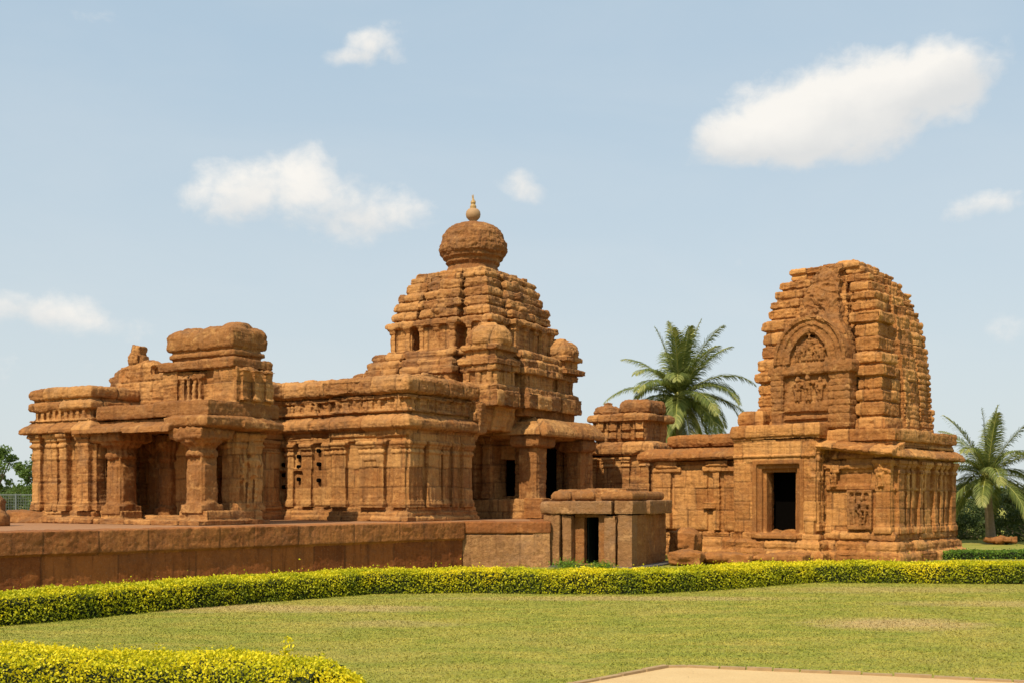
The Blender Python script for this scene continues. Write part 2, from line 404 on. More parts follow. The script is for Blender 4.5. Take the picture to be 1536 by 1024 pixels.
def mk_lawn():
    m, T, pb = base_mat('lawn_turf', .95)
    P = T.n('ShaderNodeNewGeometry').outputs['Position']
    g = lawn_colour(T, P, DRY)
    g = T.mix(T.rng(T.noise(P, 40, 3, .7), .35, .7, 0, .4), g, (.10, .10, .03))
    T.put(pb.inputs['Base Color'], g)
    T.put(pb.inputs['Normal'], T.n('ShaderNodeBump', ins={'Strength': .5, 'Distance': .02, 'Height': T.noise(P, 60, 4, .7)}).outputs[0])
    m2, T2, pb2 = base_mat('grass_blades', .7)
    P = T2.n('ShaderNodeNewGeometry').outputs['Position']
    g = lawn_colour(T2, P, DRY)
    a = T2.n('ShaderNodeAttribute', attribute_name='tone').outputs['Fac']
    g = T2.mix(T2.rng(a, .0, 1, 0, .8), g, T2.mix(1.0, g, (1.2, 1.18, 1.1, 1), 'MULTIPLY'))
    T2.put(pb2.inputs['Base Color'], g)
    return m, m2
LAWN, BLADE = mk_lawn()
def mk_sand():
    m, T, pb = base_mat('sandy_path', .95)
    P = T.n('ShaderNodeNewGeometry').outputs['Position']
    c = T.mix(T.noise(P, 1.6, 6, .65), (.47, .31, .14), (.62, .45, .23))
    c = T.mix(T.rng(T.noise(P, 50, 3, .7), .6, .75, 0, .5), c, (.24, .15, .08))
    T.put(pb.inputs['Base Color'], c)
    T.put(pb.inputs['Normal'], T.n('ShaderNodeBump', ins={'Strength': .6, 'Distance': .02, 'Height': T.noise(P, 25, 6, .7)}).outputs[0])
    return m
SAND = mk_sand()

def raw(name, vs, fs, mat, parent=None, smooth=False):
    me = bpy.data.meshes.new(name); me.from_pydata([tuple(v) for v in vs], [], fs); me.update()
    return link(name, me, mat, parent, smooth)
def rawb(name, b, mat, parent=None, smooth=False): return raw(name, b.v, b.f, mat, parent, smooth)
def quads(name, V, tone, mat, parent=None, per=4):
    """V (n,per,3) polygons"""
    n = V.shape[0]; me = bpy.data.meshes.new(name)
    me.vertices.add(n*per); me.vertices.foreach_set('co', V.astype(np.float32).ravel())
    me.loops.add(n*per); me.loops.foreach_set('vertex_index', np.arange(n*per, dtype=np.int32))
    me.polygons.add(n); me.polygons.foreach_set('loop_start', (np.arange(n)*per).astype(np.int32))
    me.update(calc_edges=True)
    a = me.attributes.new('tone', 'FLOAT', 'POINT'); a.data.foreach_set('value', np.repeat(tone, per).astype(np.float32))
    return link(name, me, mat, parent, False)
def leaves(P, size, rng=RNG, aspect=.5, up=0.0):
    n = len(P)
    a = rng.normal(size=(n, 3)); a[:, 2] += up; a /= np.linalg.norm(a, axis=1)[:, None]
    b = rng.normal(size=(n, 3)); b -= a*(a*b).sum(1)[:, None]; b /= np.linalg.norm(b, axis=1)[:, None]
    s = (np.broadcast_to(size, (n,))*rng.uniform(.6, 1.3, n))[:, None]
    return np.stack([P-a*s*.5, P+b*s*aspect*.5, P+a*s*.5, P-b*s*aspect*.5], 1)

# ------------------------------------------------------------ ground
def ground():
    b = 900
    o = raw('lawn', [(-b, -60, 0), (b, -60, 0), (b, 1600, 0), (-b, 1600, 0)], [(0, 1, 2, 3)], LAWN); tag(o, kind='structure')
    # bare sandy path with a brick edge
    edge = [gpt(560, 1110), gpt(760, 1058), gpt(860, 1027), gpt(930, 1014), gpt(1000, 1001), gpt(1030, 1000.5), gpt(1080, 1003), gpt(1200, 1008), gpt(1340, 1014), gpt(1460, 1020), gpt(1640, 1029), gpt(2100, 1060)]
    pts = [(x, y, .006) for x, y in edge]+[(9, 1.0, .006), (-4, 1.0, .006)]
    o = raw('sandy_path', pts, [tuple(range(len(pts)-1, -1, -1))], SAND); tag(o, kind='structure')
    # kerb ribbon
    P = np.array(edge); t = np.gradient(P, axis=0); nrm = np.stack([-t[:, 1], t[:, 0]], 1); nrm /= np.linalg.norm(nrm, axis=1)[:, None]
    b2 = B(); 
    for i in range(len(P)-1):
        n_ = max(1, int(np.linalg.norm(P[i+1]-P[i])/.24))
        for k in range(n_):
            a0 = P[i]+(P[i+1]-P[i])*(k+.03)/n_; a1 = P[i]+(P[i+1]-P[i])*(k+.97)/n_
            d = (a1-a0)/np.linalg.norm(a1-a0); m = np.array([-d[1], d[0]])*.032; j = random.uniform(-.006, .006)
            q = [a0-m, a1-m, a1+m, a0+m]
            b2.hull8([(x, y, -.02) for x, y in q], [(x, y, .028+j) for x, y in q])
    o = rawb('kerb', b2, KERB); tag(o, kind='structure')
    bpy_poly = np.array([(p[0], p[1]) for p in pts])
    return bpy_poly
SANDPOLY = ground()
def inpoly(P, poly):
    x, y = P[:, 0], P[:, 1]; r = np.zeros(len(P), bool); j = len(poly)-1
    for i in range(len(poly)):
        xi, yi = poly[i]; xj, yj = poly[j]
        c = ((yi > y) != (yj > y)) & (x < (xj-xi)*(y-yi)/(yj-yi+1e-12)+xi)
        r ^= c; j = i
    return r
def grass():
    n = 560000
    d = 7.2+ (RNG.random(n)**.85)*15.5
    x = RNG.uniform(-.68, .68, n)*d
    P = np.stack([x, d, np.zeros(n)], 1)
    keep = ~inpoly(P[:, :2], SANDPOLY); P = P[keep]; n = len(P)
    h = RNG.uniform(.008, .022, n)*(.8+.3*fbm(P*2, 2)); w = .0028*(1+P[:, 1]/14)
    a = RNG.uniform(0, 2*np.pi, n); lean = RNG.normal(size=(n, 2))*.022
    dx = np.stack([np.cos(a)*w, np.sin(a)*w, np.zeros(n)], 1)
    V = np.stack([P-dx, P+dx, P+np.stack([lean[:, 0], lean[:, 1], h], 1)], 1)
    o = quads('grass', V, RNG.random(n), BLADE, per=3); tag(o, 'short mown green lawn grass with dry straw patches', 'grass', kind='stuff')
grass()
def litter():
    n = 260; d = RNG.uniform(9.5, 18, n); x = RNG.uniform(-.5, .5, n)*d
    V = leaves(np.stack([x, d, np.full(n, .022)], 1), .035, aspect=.5, up=0); V[:, :, 2] = .018+np.abs(V[:, :, 2]-.022)*.35
    o = quads('fallen_leaves', V, RNG.random(n), leaf_mat('dry_leaves', ((.16, .09, .03), (.30, .20, .06), (.45, .36, .10)), .1)); tag(o, 'small dry fallen leaves scattered over the lawn', 'leaves', kind='stuff')
litter()

# ------------------------------------------------------------ platform
def platform():
    r = empty('stone_platform', (*at(695, 26.5), 0), label='long low red-brown stone platform wall with coping that the left temple stands on', cat='platform')
    E = Vector(at(695, 26.5)); A = Vector(at(0, 18.5)); d = (A-E).normalized(); A = E+d*13.2
    # local frame at E ; left wall along d, front wall frontal to the right
    def L(p): return (p[0]-E.x, p[1]-E.y)
    n = Vector((-d.y, d.x)); n = n if n.y < 0 else -n       # outward
    def strip(b, t0, t1, out, inn, z0, z1):
        q = [E+d*t0+n*out, E+d*t1+n*out, E+d*t1-n*inn, E+d*t0-n*inn]
        q = [L(p) for p in q]; q = q[::-1]
        b.hull8([(x, y, z0) for x, y in q], [(x, y, z1) for x, y in q])
    ang = math.atan2(d.y, d.x)
    # left wall, big plain slabs
    rng = random.Random(3)
    b = B(); t = 0; cw_ = [0.0]
    while t < 13.2:
        w = rng.uniform(.8, 1.7); w = min(w, 13.2-t); cw_.append(t+w)
        strip(b, t+.011, t+w-.011, rng.uniform(-.010, .006), .5, -.1, .64); t += w
    strip(b, 0, 13.2, -.06, .5, -.1, .63)
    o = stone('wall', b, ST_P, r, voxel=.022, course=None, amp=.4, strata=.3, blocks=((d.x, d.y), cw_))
    b = B(); t = 0; cc_ = [0.0]
    while t < 13.2:
        w = rng.uniform(.7, 1.5); w = min(w, 13.2-t); cc_.append(t+w); oo = rng.uniform(.055, .07)
        strip(b, t+.009, t+w-.009, oo, .6, .65, 1.045+rng.uniform(-.005, .005)); t += w
    strip(b, 0, 13.2, .0, .6, .6, 1.02)
    o = stone('coping', b, ST_C, r, voxel=.022, course=None, amp=.55, strata=.3, blocks=((d.x, d.y), cc_))
    # front wall running right behind the small shrine
    b = B(); x = -.05
    for w in (1.35, .70):
        b.box(x+.014, x+w-.014, rng.uniform(-.012, .012), .5, -.1, .74); x += w
    b.box(-.05, 1.98, .05, .5, -.1, .78)
    b.box(1.6, 2.0, .0, 3.1, -.1, .9); b.box(1.8, 4.9, 3.0, 3.4, -.1, .9); b.box(4.5, 4.9, 3.0, 9, -.1, .9)
    o = stone('wall', b, ST_G, r, voxel=.022, course=None, amp=.6, strata=0, blocks=((1.0, 0.0), [-.05, 1.3, 2.0, 4.9]), label='grainy pale stone wall slabs facing the lawn')
    b = B()
    b.box(-.05, 1.98, -.02, .6, .77, 1.045); b.box(1.55, 2.0, .0, 3.1, .77, 1.04); b.box(1.8, 4.94, 2.96, 3.4, .77, 1.04); b.box(4.5, 4.94, 3.0, 9, .77, 1.04)
    o = stone('coping', b, ST_C, r, voxel=.022, course=None, amp=.5, strata=.2)
    # earth and paving filling on top
    q = [(0, .3), (1.7, .3), (1.7, 3.2), (4.7, 3.2), (4.7, 14), (-12, 14), L(A-n*.3)]
    m = flat_mat('dusty_platform_floor', (.30, .15, .07), .95, .25, 3)
    o = raw('floor', [(x, y, 1.03) for x, y in q]+[(x, y, .0) for x, y in q], [tuple(range(7))]+[((i+1) % 7, i, i+7, (i+1) % 7+7) for i in range(3, 7)], m, r)
platform()

# ------------------------------------------------------------ left temple
def temple_left():
    r = empty('stone_temple', (-2.45, 27, 0), R(-32.1), label='large red sandstone temple with domed tower and pillared porches on the long platform', cat='temple')
    Z = 1.05
    # ---- base mouldings
    hall = [(-2.23, 0, 0, 2.75), (-4.5, -2.0, .25, 3.2)]
    link_ = [(-4.6, -4.15, -3.5, .4)]
    body = [(-3.9, -1.35, 2.7, 8.6)]
    b = B()
    for rc in hall+link_+body:
        b.slab([rc], Z-.03, Z+.10, .13); b.roll([rc], Z+.10, Z+.22, .09); b.slab([rc], Z+.22, Z+.31, .05)
    stone('plinth', b, ST, r, course=[Z+.1, Z+.22], blk=.9)
    # ---- walls
    b = B(); z0, z1 = Z+.25, 3.12
    for rc in hall+link_+body: b.fr(rc, z0, z1, -.03)
    # main front bay (lit)
    b.pil('F', -2.2, -1.78, 0, z0+.05, z1-.2, .10); b.pil('F', -1.32, -.62, 0, z0+.05, z1-.2, .13)
    b.fb('F', -1.22, -.72, -.13, .035, z0+.2, z0+.32); b.fb('F', -1.25, -1.17, -.13, .035, z0+.3, z1-.62); b.fb('F', -.77, -.69, -.13, .035, z0+.3, z1-.62); b.fb('F', -1.25, -.69, -.13, .035, z1-.65, z1-.55)
    b.pil('F', -.36, .0, 0, z0+.05, z1-.2, .07)
    b.fb('F', -2.25, .02, 0, .06, z1-.2, z1-.08); b.fb('F', -2.28, .06, 0, .11, z1-.09, z1+.02)
    # pierced wall, with pilasters
    for (a, c) in ((-4.45, -4.2), (-3.98, -3.72), (-3.42, -3.12), (-2.68, -2.42)): b.pil('F', a, c, .25, z0+.05, z1-.2, .06)
    b.fb('F', -4.5, -2.2, .25, .07, z1-.2, z1-.05); b.fb('F', -4.3, -3.2, .25, .05, z0+.95, z0+1.03)
    # side faces, fluted piers
    for (a, c, o) in ((.02, .55, .06), (.72, 1.25, .10), (1.38, 1.62, .05), (1.8, 2.0, .05), (2.2, 2.6, .09)): b.pil('R', a, c, 0, z0+.05, z1-.2, o)
    b.fb('R', -.02, 2.75, 0, .10, z1-.2, z1)
    for (x, y0, y1) in ((-4.15, -.5, .1), (-4.15, -1.5, -1.0)): b.pil('R', y0, y1, x, z0, z1-.1, .07)
    for k in range(9): b.pil('R', 3.3+k*.58, 3.58+k*.58, -1.35, z0, z1-.1, .08)
    for k in range(6): b.pil('L', -3.4+k*1.6, -3.0+k*1.6, -4.4, z0, z1-.1, .07)
    def cv(p, n):   # fine vertical flutes on the wide panels
        s = np.where(np.abs(n[:, 0]) > np.abs(n[:, 1]), p[:, 1], p[:, 0])
        m = (p[:, 2] > Z+.45) & (p[:, 2] < 2.75)
        return np.where(m, .007*np.sin(s*42+vn(p*2)*2), 0)
    stone('wall', b, ST_WALL, r, course=.46, blk=.8, groove=.02, amp=.42, strata=.6, carve=cv, voxel=.021)
    # pierced holes: black-capped discs on the wall, painting the shade inside each hole
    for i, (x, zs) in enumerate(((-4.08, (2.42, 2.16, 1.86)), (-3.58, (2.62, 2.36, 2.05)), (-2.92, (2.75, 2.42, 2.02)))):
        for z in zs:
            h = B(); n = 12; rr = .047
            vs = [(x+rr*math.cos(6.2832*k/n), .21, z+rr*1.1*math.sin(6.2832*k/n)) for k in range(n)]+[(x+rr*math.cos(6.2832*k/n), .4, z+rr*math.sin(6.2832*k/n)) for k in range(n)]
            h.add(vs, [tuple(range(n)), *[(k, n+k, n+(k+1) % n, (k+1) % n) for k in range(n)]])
            rawb('hole_shade_disc', h, DARK, r)
    # ---- cornice and parapet
    b = B()
    for rc in hall+link_: b.prof([rc], 3.19, 3.56, [(0, .7), (.15, .95), (.35, 1), (.6, .95), (.82, .65), (1, .1)], .27); b.fr(rc, 3.0, 3.22, .08, .12)
    for rc in body: b.eave([rc], 3.10, 3.5, .22)
    stone('cornice', b, ST, r, course=[3.05], blk=.95, groove=.04, jut=.025, amp=1.1)
    b = B()
    for rc in hall+link_+body:
        b.fr(rc, 3.5, 4.05, .0); b.slab([rc], 3.6, 3.68, .10); b.slab([rc], 3.92, 4.0, .10)
        x0, x1, y0, y1 = rc
        a = x0+.1
        while a < x1-.15: w = random.uniform(.07, .30); b.fb('F', a, min(a+w, x1), y0, random.uniform(.03, .09), 3.66, random.uniform(3.84, 3.93)); a += w+random.uniform(.05, .16)
        a = y0+.1
        while a < y1-.15: w = random.uniform(.07, .30); b.fb('R', a, min(a+w, y1), x1, random.uniform(.03, .09), 3.66, random.uniform(3.84, 3.93)); a += w+random.uniform(.05, .16)
    def cf(p, n): return np.where((p[:, 2] > 3.66) & (p[:, 2] < 3.94), .035*fbm(p*13, 2), 0)
    stone('frieze', b, ST, r, course=[3.6, 3.96], blk=.9, groove=.04, amp=1.0, carve=cf)
    b = B()
    for rc in hall+link_:
        b.roll([rc], 4.03, 4.47, .20); b.fr(rc, 3.98, 4.42, .02)
    for rc in body: b.roll([rc], 4.0, 4.3, .12)
    b.fr((-1.5, .25, 2.7, 4.5), 3.3, 4.0, .0, .15); b.slab([(-1.5, .15, 2.6, 4.3)], 3.5, 3.72, .08); b.roll([(-1.5, -.05, 2.6, 4.4)], 3.72, 3.98, .08)
    for i in range(14):
        b.tbox((random.uniform(-4.3, -.3), random.uniform(.3, 2.4), 4.48), (random.uniform(.3, .8), random.uniform(.3, .6), random.uniform(.06, .16)), (0, random.uniform(-5, 5), random.uniform(0, 20)))
    stone('parapet', b, ST, r, course=[4.0], blk=.75, groove=.05, jut=.04, amp=1.9, strata=1.3)

    # ---- left porch
    pz = 1.05
    b = B()
    b.slab([(-4.75, -1.15, -5.30, -3.4)], pz-.03, pz+.09, .06); b.slab([(-4.7, -1.25, -4.4, -3.4)], pz+.05, pz+.16, .0)
    b.slab([(-1.95, -1.25, -5.0, -3.5)], pz+.10, pz+.28, .05); b.slab([(-4.45, -3.75, -5.05, -4.5)], pz+.08, pz+.26, .0)
    stone('porch_floor', b, ST, r, course=[pz+.1], blk=.8, groove=.035)
    def pillar(x, y, s, z0, z1, big=True):
        b = B(); k = s/2
        b.slab([(x-k*1.2, x+k*1.2, y-k*1.2, y+k*1.2)], z0-.02, z0+.17, .03)
        b.lathe(x, y, [(k*1.35, z0+.1), (k*1.42, z0+.2), (k*1.15, z0+.26), (k*1.1, z0+.3)], 16)
        b.fr((x-k, x+k, y-k, y+k), z0+.2, z1-.45, 0, -.02)
        b.fr((x-k*.72, x+k*.72, y-k*1.12, y+k*1.12), z0+.26, z1-.75, 0); b.fr((x-k*1.12, x+k*1.12, y-k*.72, y+k*.72), z0+.26, z1-.75, 0)
        o = stone('pillar', b, ST_WALL, r, course=None, amp=.75, strata=.5, voxel=.019)
        c = B()
        c.lathe(x, y, [(k*1.1, z1-.62), (k*1.35, z1-.57), (k*1.35, z1-.5), (k*1.15, z1-.45), (k*1.25, z1-.38), (k*1.8, z1-.3), (k*1.95, z1-.2), (k*1.75, z1-.12), (k*1.6, z1)], 24)
        if big: c.roll([(x-k*1.3, x+k*1.3, y-k*1.3, y+k*1.3)], z1-.26, z1+.04, .17)
        def cc(p, n): return .012*np.sin(np.arctan2(p[:, 1]-y, p[:, 0]-x)*16)+.02*fbm(p*12, 2)
        stone('capital', c, ST, o, course=None, amp=.8, carve=cc, voxel=.019)
    pillar(-1.62, -4.78, .46, pz+.24, 3.02); pillar(-4.1, -4.78, .46, pz+.2, 3.02)
    pillar(-3.75, -3.75, .34, pz+.14, 2.98, False); pillar(-4.32, -3.62, .26, pz+.1, 2.98, False)
    b = B()   # porch back wall with doorway and carved guardians
    b.box(-3.62, -2.32, -3.75, -3.4, pz, 3.1); b.box(-1.85, -1.3, -3.75, -3.4, pz, 3.1); b.box(-2.4, -1.8, -3.72, -3.4, 2.72, 3.1)
    b.pil('F', -3.15, -2.95, -3.75, pz+.1, 3.0, .1); b.pil('F', -2.75, -2.6, -3.75, pz+.1, 3.0, .08); b.pil('F', -2.5, -2.36, -3.75, pz+.1, 3.0, .05)
    b.box(-1.72, -1.36, -4.15, -3.5, pz+.05, 3.05)
    for k in range(5): b.pil('R', -4.1+k*.16, -4.0+k*.16, -1.36, pz+.25, 2.95, .06)
    b.fig('R', -3.75, -1.34, pz+.35, 1.35, .6, .09); b.pil('F', -1.66, -1.42, -4.15, pz+.2, 2.95, .06)
    stone('porch_wall', b, ST_WALL, r, course=.5, blk=.7, amp=.9, carve=lambda p, n: .03*fbm(p*np.array([9, 9, 2.0]), 2))
    d = B(); d.box(-2.38, -1.8, -3.46, -3.41, pz, 2.75); rawb('doorway', d, DARK, r)  # black sheet painting the dark behind the porch door
    b = B()   # sloping eave slabs
    def eslab(x0, x1, y0, zt, run=.62, drop=.20, th=.13):
        b.hull8([(x0, y0, zt-drop-th), (x1, y0, zt-drop-th), (x1, y0+run, zt-th*1.3), (x0, y0+run, zt-th*1.3)], [(x0, y0+.03, zt-drop), (x1, y0+.03, zt-drop), (x1, y0+run, zt), (x0, y0+run, zt)])
    eslab(-4.95, -3.4, -5.42, 3.27); eslab(-3.37, -1.95, -5.40, 3.26)
    b.roll([(-1.92, -1.28, -4.95, -3.6)], 3.0, 3.30, .32)
    b.roll([(-1.4, -1.3, -3.9, -3.5)], 2.98, 3.24, .40)
    b.box(-4.7, -1.3, -5.0, -3.4, 2.98, 3.24)
    stone('porch_eave', b, ST_WALL, r, course=None, amp=1.0, strata=.6)
    b = B(); b.slab([(-4.45, -2.62, -5.0, -3.3)], 3.25, 3.56, .10); b.slab([(-2.60, -1.2, -5.0, -3.2)], 3.25, 3.58, .12)
    stone('porch_roof', b, ST, r, course=None, amp=.9, strata=.7)
    # roof shrine over the porch: body, cornice, barrel top
    b = B()
    b.fr((-3.3, -1.1, -4.26, -3.25), 3.5, 4.3, -.04); b.fr((-1.75, -1.1, -4.32, -3.25), 3.5, 4.3, 0)
    b.fr((-3.35, -2.9, -4.3, -3.3), 3.5, 4.3, 0)
    for a in (-2.75, -2.58, -2.41, -2.24): b.fb('F', a, a+.09, -4.22, .10, 3.6, 4.1)
    b.fb('F', -2.82, -2.08, -4.22, .13, 4.1, 4.2); b.fb('F', -2.82, -2.08, -4.22, .13, 3.55, 3.64)
    for k in range(3): b.pil('R', -4.2+k*.33, -4.05+k*.33, -1.1, 3.6, 4.25, .06)
    stone('roof_shrine', b, ST, r, course=.4, blk=.7, amp=1.3, carve=lambda p, n: .03*fbm(p*np.array([6, 6, 2.5]), 3))
    b = B(); b.slab([(-3.3, -1.26, -4.26, -3.36)], 4.29, 4.50, .13)
    stone('roof_shrine', b, ST, r, course=None, amp=1.1, label='projecting cornice of the roof shrine').name = 'roof_shrine_cornice'
    b = B(); b.fr((-3.15, -1.3, -4.2, -3.4), 4.46, 4.80, -.0); b.slab([(-3.15, -1.3, -4.2, -3.4)], 4.56, 4.66, .06)
    for (x0, x1, dz) in ((-3.2, -2.34, 0), (-2.24, -1.32, .03)):
        b.prof([(x0+.1, x1-.1, -4.12, -3.4)], 4.72, 5.18+dz, [(0, .75), (.08, .95), (.3, 1.02), (.65, .98), (.82, .75), (.93, .4), (1, -.1)], .16)
    b.ell((-2.85, -3.8, 5.2), (.28, .25, .07)); b.ell((-1.65, -3.75, 5.22), (.3, .3, .09))
    stone('barrel_roof', b, ST_WALL, r, course=None, amp=1.1, strata=.8)

    # ---- left end block
    b = B(); rc = (-6.6, -4.55, -5.15, -4.0)
    b.slab([rc], Z-.03, Z+.12, .26); b.roll([rc], Z+.14, Z+.26, .06); b.slab([(-6.6, -4.55, -3.7, -3.2)], Z-.03, Z+.14, .1)
    stone('plinth', b, ST, r, course=[Z+.14], blk=.6)
    b = B(); b.fr(rc, Z+.2, 3.1, -.04); b.fr((-6.5, -4.9, -3.6, -3.25), Z, 3.1, 0)
    for (a, c, o) in ((-6.58, -6.28, .07), (-6.1, -5.72, .04), (-5.55, -5.3, .12), (-5.0, -4.6, .10)): b.pil('F', a, c, -5.15, Z+.25, 3.0, o)
    for (a, c) in ((-5.12, -4.85), (-4.6, -4.4), (-4.2, -4.02)): b.pil('R', a, c, -4.55, Z+.25, 3.0, .06)
    stone('wall', b, ST, r, course=.48, blk=.6, amp=.9)
    b = B(); rc = (-6.6, -4.6, -5.15, -3.2); b.fr(rc, 2.9, 3.3, .05); b.eave([rc], 3.0, 3.27, .24)
    stone('cornice', b, ST, r, course=[2.9], blk=.8, groove=.04, amp=1.1)
    b = B(); b.fr(rc, 3.2, 3.95, -.02)
    for a in np.arange(-6.5, -4.7, .2): b.fb('F', a, a+.12, -5.15, .05, 3.3, 3.5)
    b.roll([rc], 3.5, 3.72, .10); b.roll([rc], 3.76, 4.02, .08); b.slab([rc], 3.27, 3.32, .08)
    stone('parapet', b, ST, r, course=[3.5, 3.74], blk=.9, groove=.04, amp=1.2)
    b = B()   # broken wall on the roof
    b.box(-5.6, -3.4, -3.9, -3.5, 3.5, 4.35); b.box(-5.2, -4.2, -3.9, -3.5, 4.3, 4.55); b.box(-5.0, -4.65, -3.88, -3.55, 4.5, 4.8)
    b.tbox((-4.86, -3.7, 4.86), (.26, .24, .36), (0, 12, 10)); b.ell((-4.4, -3.7, 4.55), (.35, .2, .14)); b.ell((-5.3, -3.7, 4.38), (.3, .2, .16))
    stone('broken_wall', b, ST, r, course=.42, blk=.6, groove=.045, amp=2.3)

    # ---- side porch on the right
    b = B()
    b.box(-1.3, .95, 4.35, 7.2, Z-.03, Z+.16); b.slab([(-1.3, 1.0, 4.35, 4.75)], Z+.12, Z+.5, .0); b.slab([(.7, 1.0, 4.35, 7.1)], Z+.12, Z+.5, .0)
    stone('porch_floor', b, ST_WALL, r, course=[Z+.16], blk=1.1, amp=.8)
    b = B(); b.box(.62, 1.16, 4.2, 4.34, Z, Z+.52); b.box(1.0, 1.14, 4.2, 4.7, Z, Z+.52)
    stone('balustrade_block', b, ST_R, r, course=None, amp=.6)
    def spillar(x, y, s, z0, z1):
        b = B(); k = s/2
        b.fr((x-k, x+k, y-k, y+k), z0, z1-.3, 0, .02)
        b.fr((x-k*1.12, x+k*1.12, y-k*.7, y+k*.7), z0, z1-.4, 0); b.fr((x-k*.7, x+k*.7, y-k*1.12, y+k*1.12), z0, z1-.4, 0)
        o = stone('pillar', b, ST_WALL, r, course=None, amp=.85, voxel=.02)
        c = B(); c.roll([(x-k*1.05, x+k*1.05, y-k*1.05, y+k*1.05)], z1-.36, z1+.04, .17)
        stone('capital', c, ST, o, course=None, amp=.9, voxel=.02)
    spillar(.62, 4.66, .52, Z+.45, 3.26); spillar(.75, 6.85, .42, Z+.45, 3.2)
    b = B()
    b.box(-1.35, -.55, 4.5, 5.2, Z, 3.2); b.pil('F', -1.3, -1.08, 4.5, Z+.5, 3.2, .08); b.pil('F', -.86, -.58, 4.5, Z+.5, 3.2, .08); b.box(-.6, .1, 4.95, 5.25, Z, 1.62)
    b.box(-.6, .1, 4.95, 5.25, 2.62, 3.2); b.box(-.12, .1, 4.95, 5.6, Z, 3.2); b.box(-1.3, -.02, 5.5, 7.6, Z, 3.2); b.box(-.1, .1, 6.95, 7.6, Z, 3.2)
    for (a, c) in ((5.0, 5.2), (5.35, 5.55), (7.0, 7.25)): b.pil('R', a, c, .1, Z+.4, 3.1, .08)
    b.pil('F', .45, .62, 6.75, Z+.5, 3.1, .05); b.box(.35, .62, 6.8, 7.2, Z+.3, 3.2); b.box(.2, .95, 7.1, 7.4, Z, 3.2)
    stone('porch_wall', b, ST, r, course=.5, blk=.7, amp=.8)
    d = B(); d.box(-.54, -.13, 5.2, 5.24, 1.63, 2.61); rawb('doorway', d, DARK, r)  # black sheet set in this door for the unlit inside
    d = B(); d.box(.0, .03, 5.61, 6.94, Z+.2, 2.95); rawb('doorway', d, DARK, r)  # added black sheet: paints the deep porch shade between pillar and pilasters
    b = B()
    eb = b; x0, x1, y0, y1 = -1.5, 1.05, 4.3, 7.35
    b.hull8([(x0, y0-.18, 3.22), (x1+.12, y0-.18, 3.22), (x1-.4, y0+.6, 3.22), (x0, y0+.6, 3.22)], [(x0, y0-.15, 3.36), (x1+.08, y0-.15, 3.36), (x1-.4, y0+.45, 3.74), (x0, y0+.45, 3.74)])
    b.eave([(.0, .95, 4.6, 7.2)], 3.18, 3.66, .34); b.box(-1.5, .9, 4.4, 7.2, 3.15, 3.6)
    stone('porch_eave', b, ST_WALL, r, course=[3.1], blk=1.3, groove=.03, amp=.9, strata=.5)
    b = B(); b.prof([(-1.5, .55, 4.35, 5.1)], 3.72, 4.08, [(0, .9), (.7, 1), (1, .55)], .12); b.slab([(-1.3, .35, 5.0, 7.1)], 3.6, 3.95, .05); b.box(-1.5, .55, 4.6, 7.05, 3.5, 4.0)
    stone('porch_roof', b, ST_WALL, r, course=None, amp=.8, strata=.5)

    # ---- tower
    cx, cy = -1.49, 4.97
    def plan(h, k=1.0):
        R_ = [(cx-.78*h, cx+.78*h, cy-.78*h, cy+.78*h), (cx-.36*h, cx+.36*h, cy-1.06*h, cy+1.06*h), (cx-1.06*h, cx+1.06*h, cy-.36*h, cy+.36*h)]
        for sx in (-1, 1):
            for sy in (-1, 1):
                xa, xb = sorted((cx+sx*.55*h, cx+sx*h)); ya, yb = sorted((cy+sy*.55*h, cy+sy*h)); R_.append((xa, xb, ya, yb))
        return R_
    b = B()
    b.slab(plan(2.12), 3.9, 4.3, .10); b.roll(plan(2.06), 4.3, 4.46, .10); 
    for rc in plan(2.03): b.fr(rc, 4.4, 4.85, 0)
    h = 2.03
    for face in 'FR':
        pl = cy-h if face == 'F' else cx+h; c0 = cx if face == 'F' else cy; e = -1 if face == 'F' else 1
        for a in (-.98, -.80, -.60, .58, .76, .93): b.fb(face, c0+a*h-.06, c0+a*h+.06, pl, .05, 4.45, 4.8)
        for a in (-.34, -.12, .1, .3): b.fb(face, c0+a*h-.06, c0+a*h+.06, pl+e*.05*h, .05, 4.45, 4.8)
    b.slab(plan(2.03), 4.8, 5.0, .10); b.roll(plan(1.95), 5.0, 5.22, .12); b.roll(plan(1.86), 5.24, 5.44, .12)
    def carv(p, n): return .018*fbm(p*np.array([8, 8, 5.0]), 3)
    tw = stone('tower', b, ST_T, r, course=[4.3, 4.46, 4.8, 5.0, 5.23], blk=.55, groove=.035, jut=.03, amp=1.6, carve=carv)
    # pilastered storey
    def sq(b):
        b.v = [(x, y, z if z < 5.0 else 5.0+(z-5.0)*.865) for x, y, z in b.v]; return b
    b = B(); h = 1.60
    for rc in plan(h): b.fr(rc, 5.4, 6.35, 0)
    for face in 'FRLK':
        pl = {'F': cy-h, 'R': cx+h, 'L': cx-h, 'K': cy+h}[face]; c0 = cx if face in 'FK' else cy; e = -1 if face in 'FL' else 1
        for a in (-.93, -.62, .62, .93): b.pil(face, c0+a*h-.07, c0+a*h+.07, pl, 5.45, 6.3, .06)
        for a in (-.31, 0, .31): b.pil(face, c0+a*h-.075, c0+a*h+.075, pl+e*.05*h, 5.45, 6.3, .06)
    b.slab(plan(h), 5.42, 5.6, .10); b.roll(plan(h+.02), 6.28, 6.5, .11)
    stone('tower_storey', sq(b), ST_T, tw, course=[5.52, 6.1], blk=.55, groove=.03, jut=.02, amp=1.4, carve=lambda p, n: .022*fbm(p*np.array([9, 9, 3.0]), 3), label='storey with small pilasters under the layered top')
    # layered upper courses
    b = B()
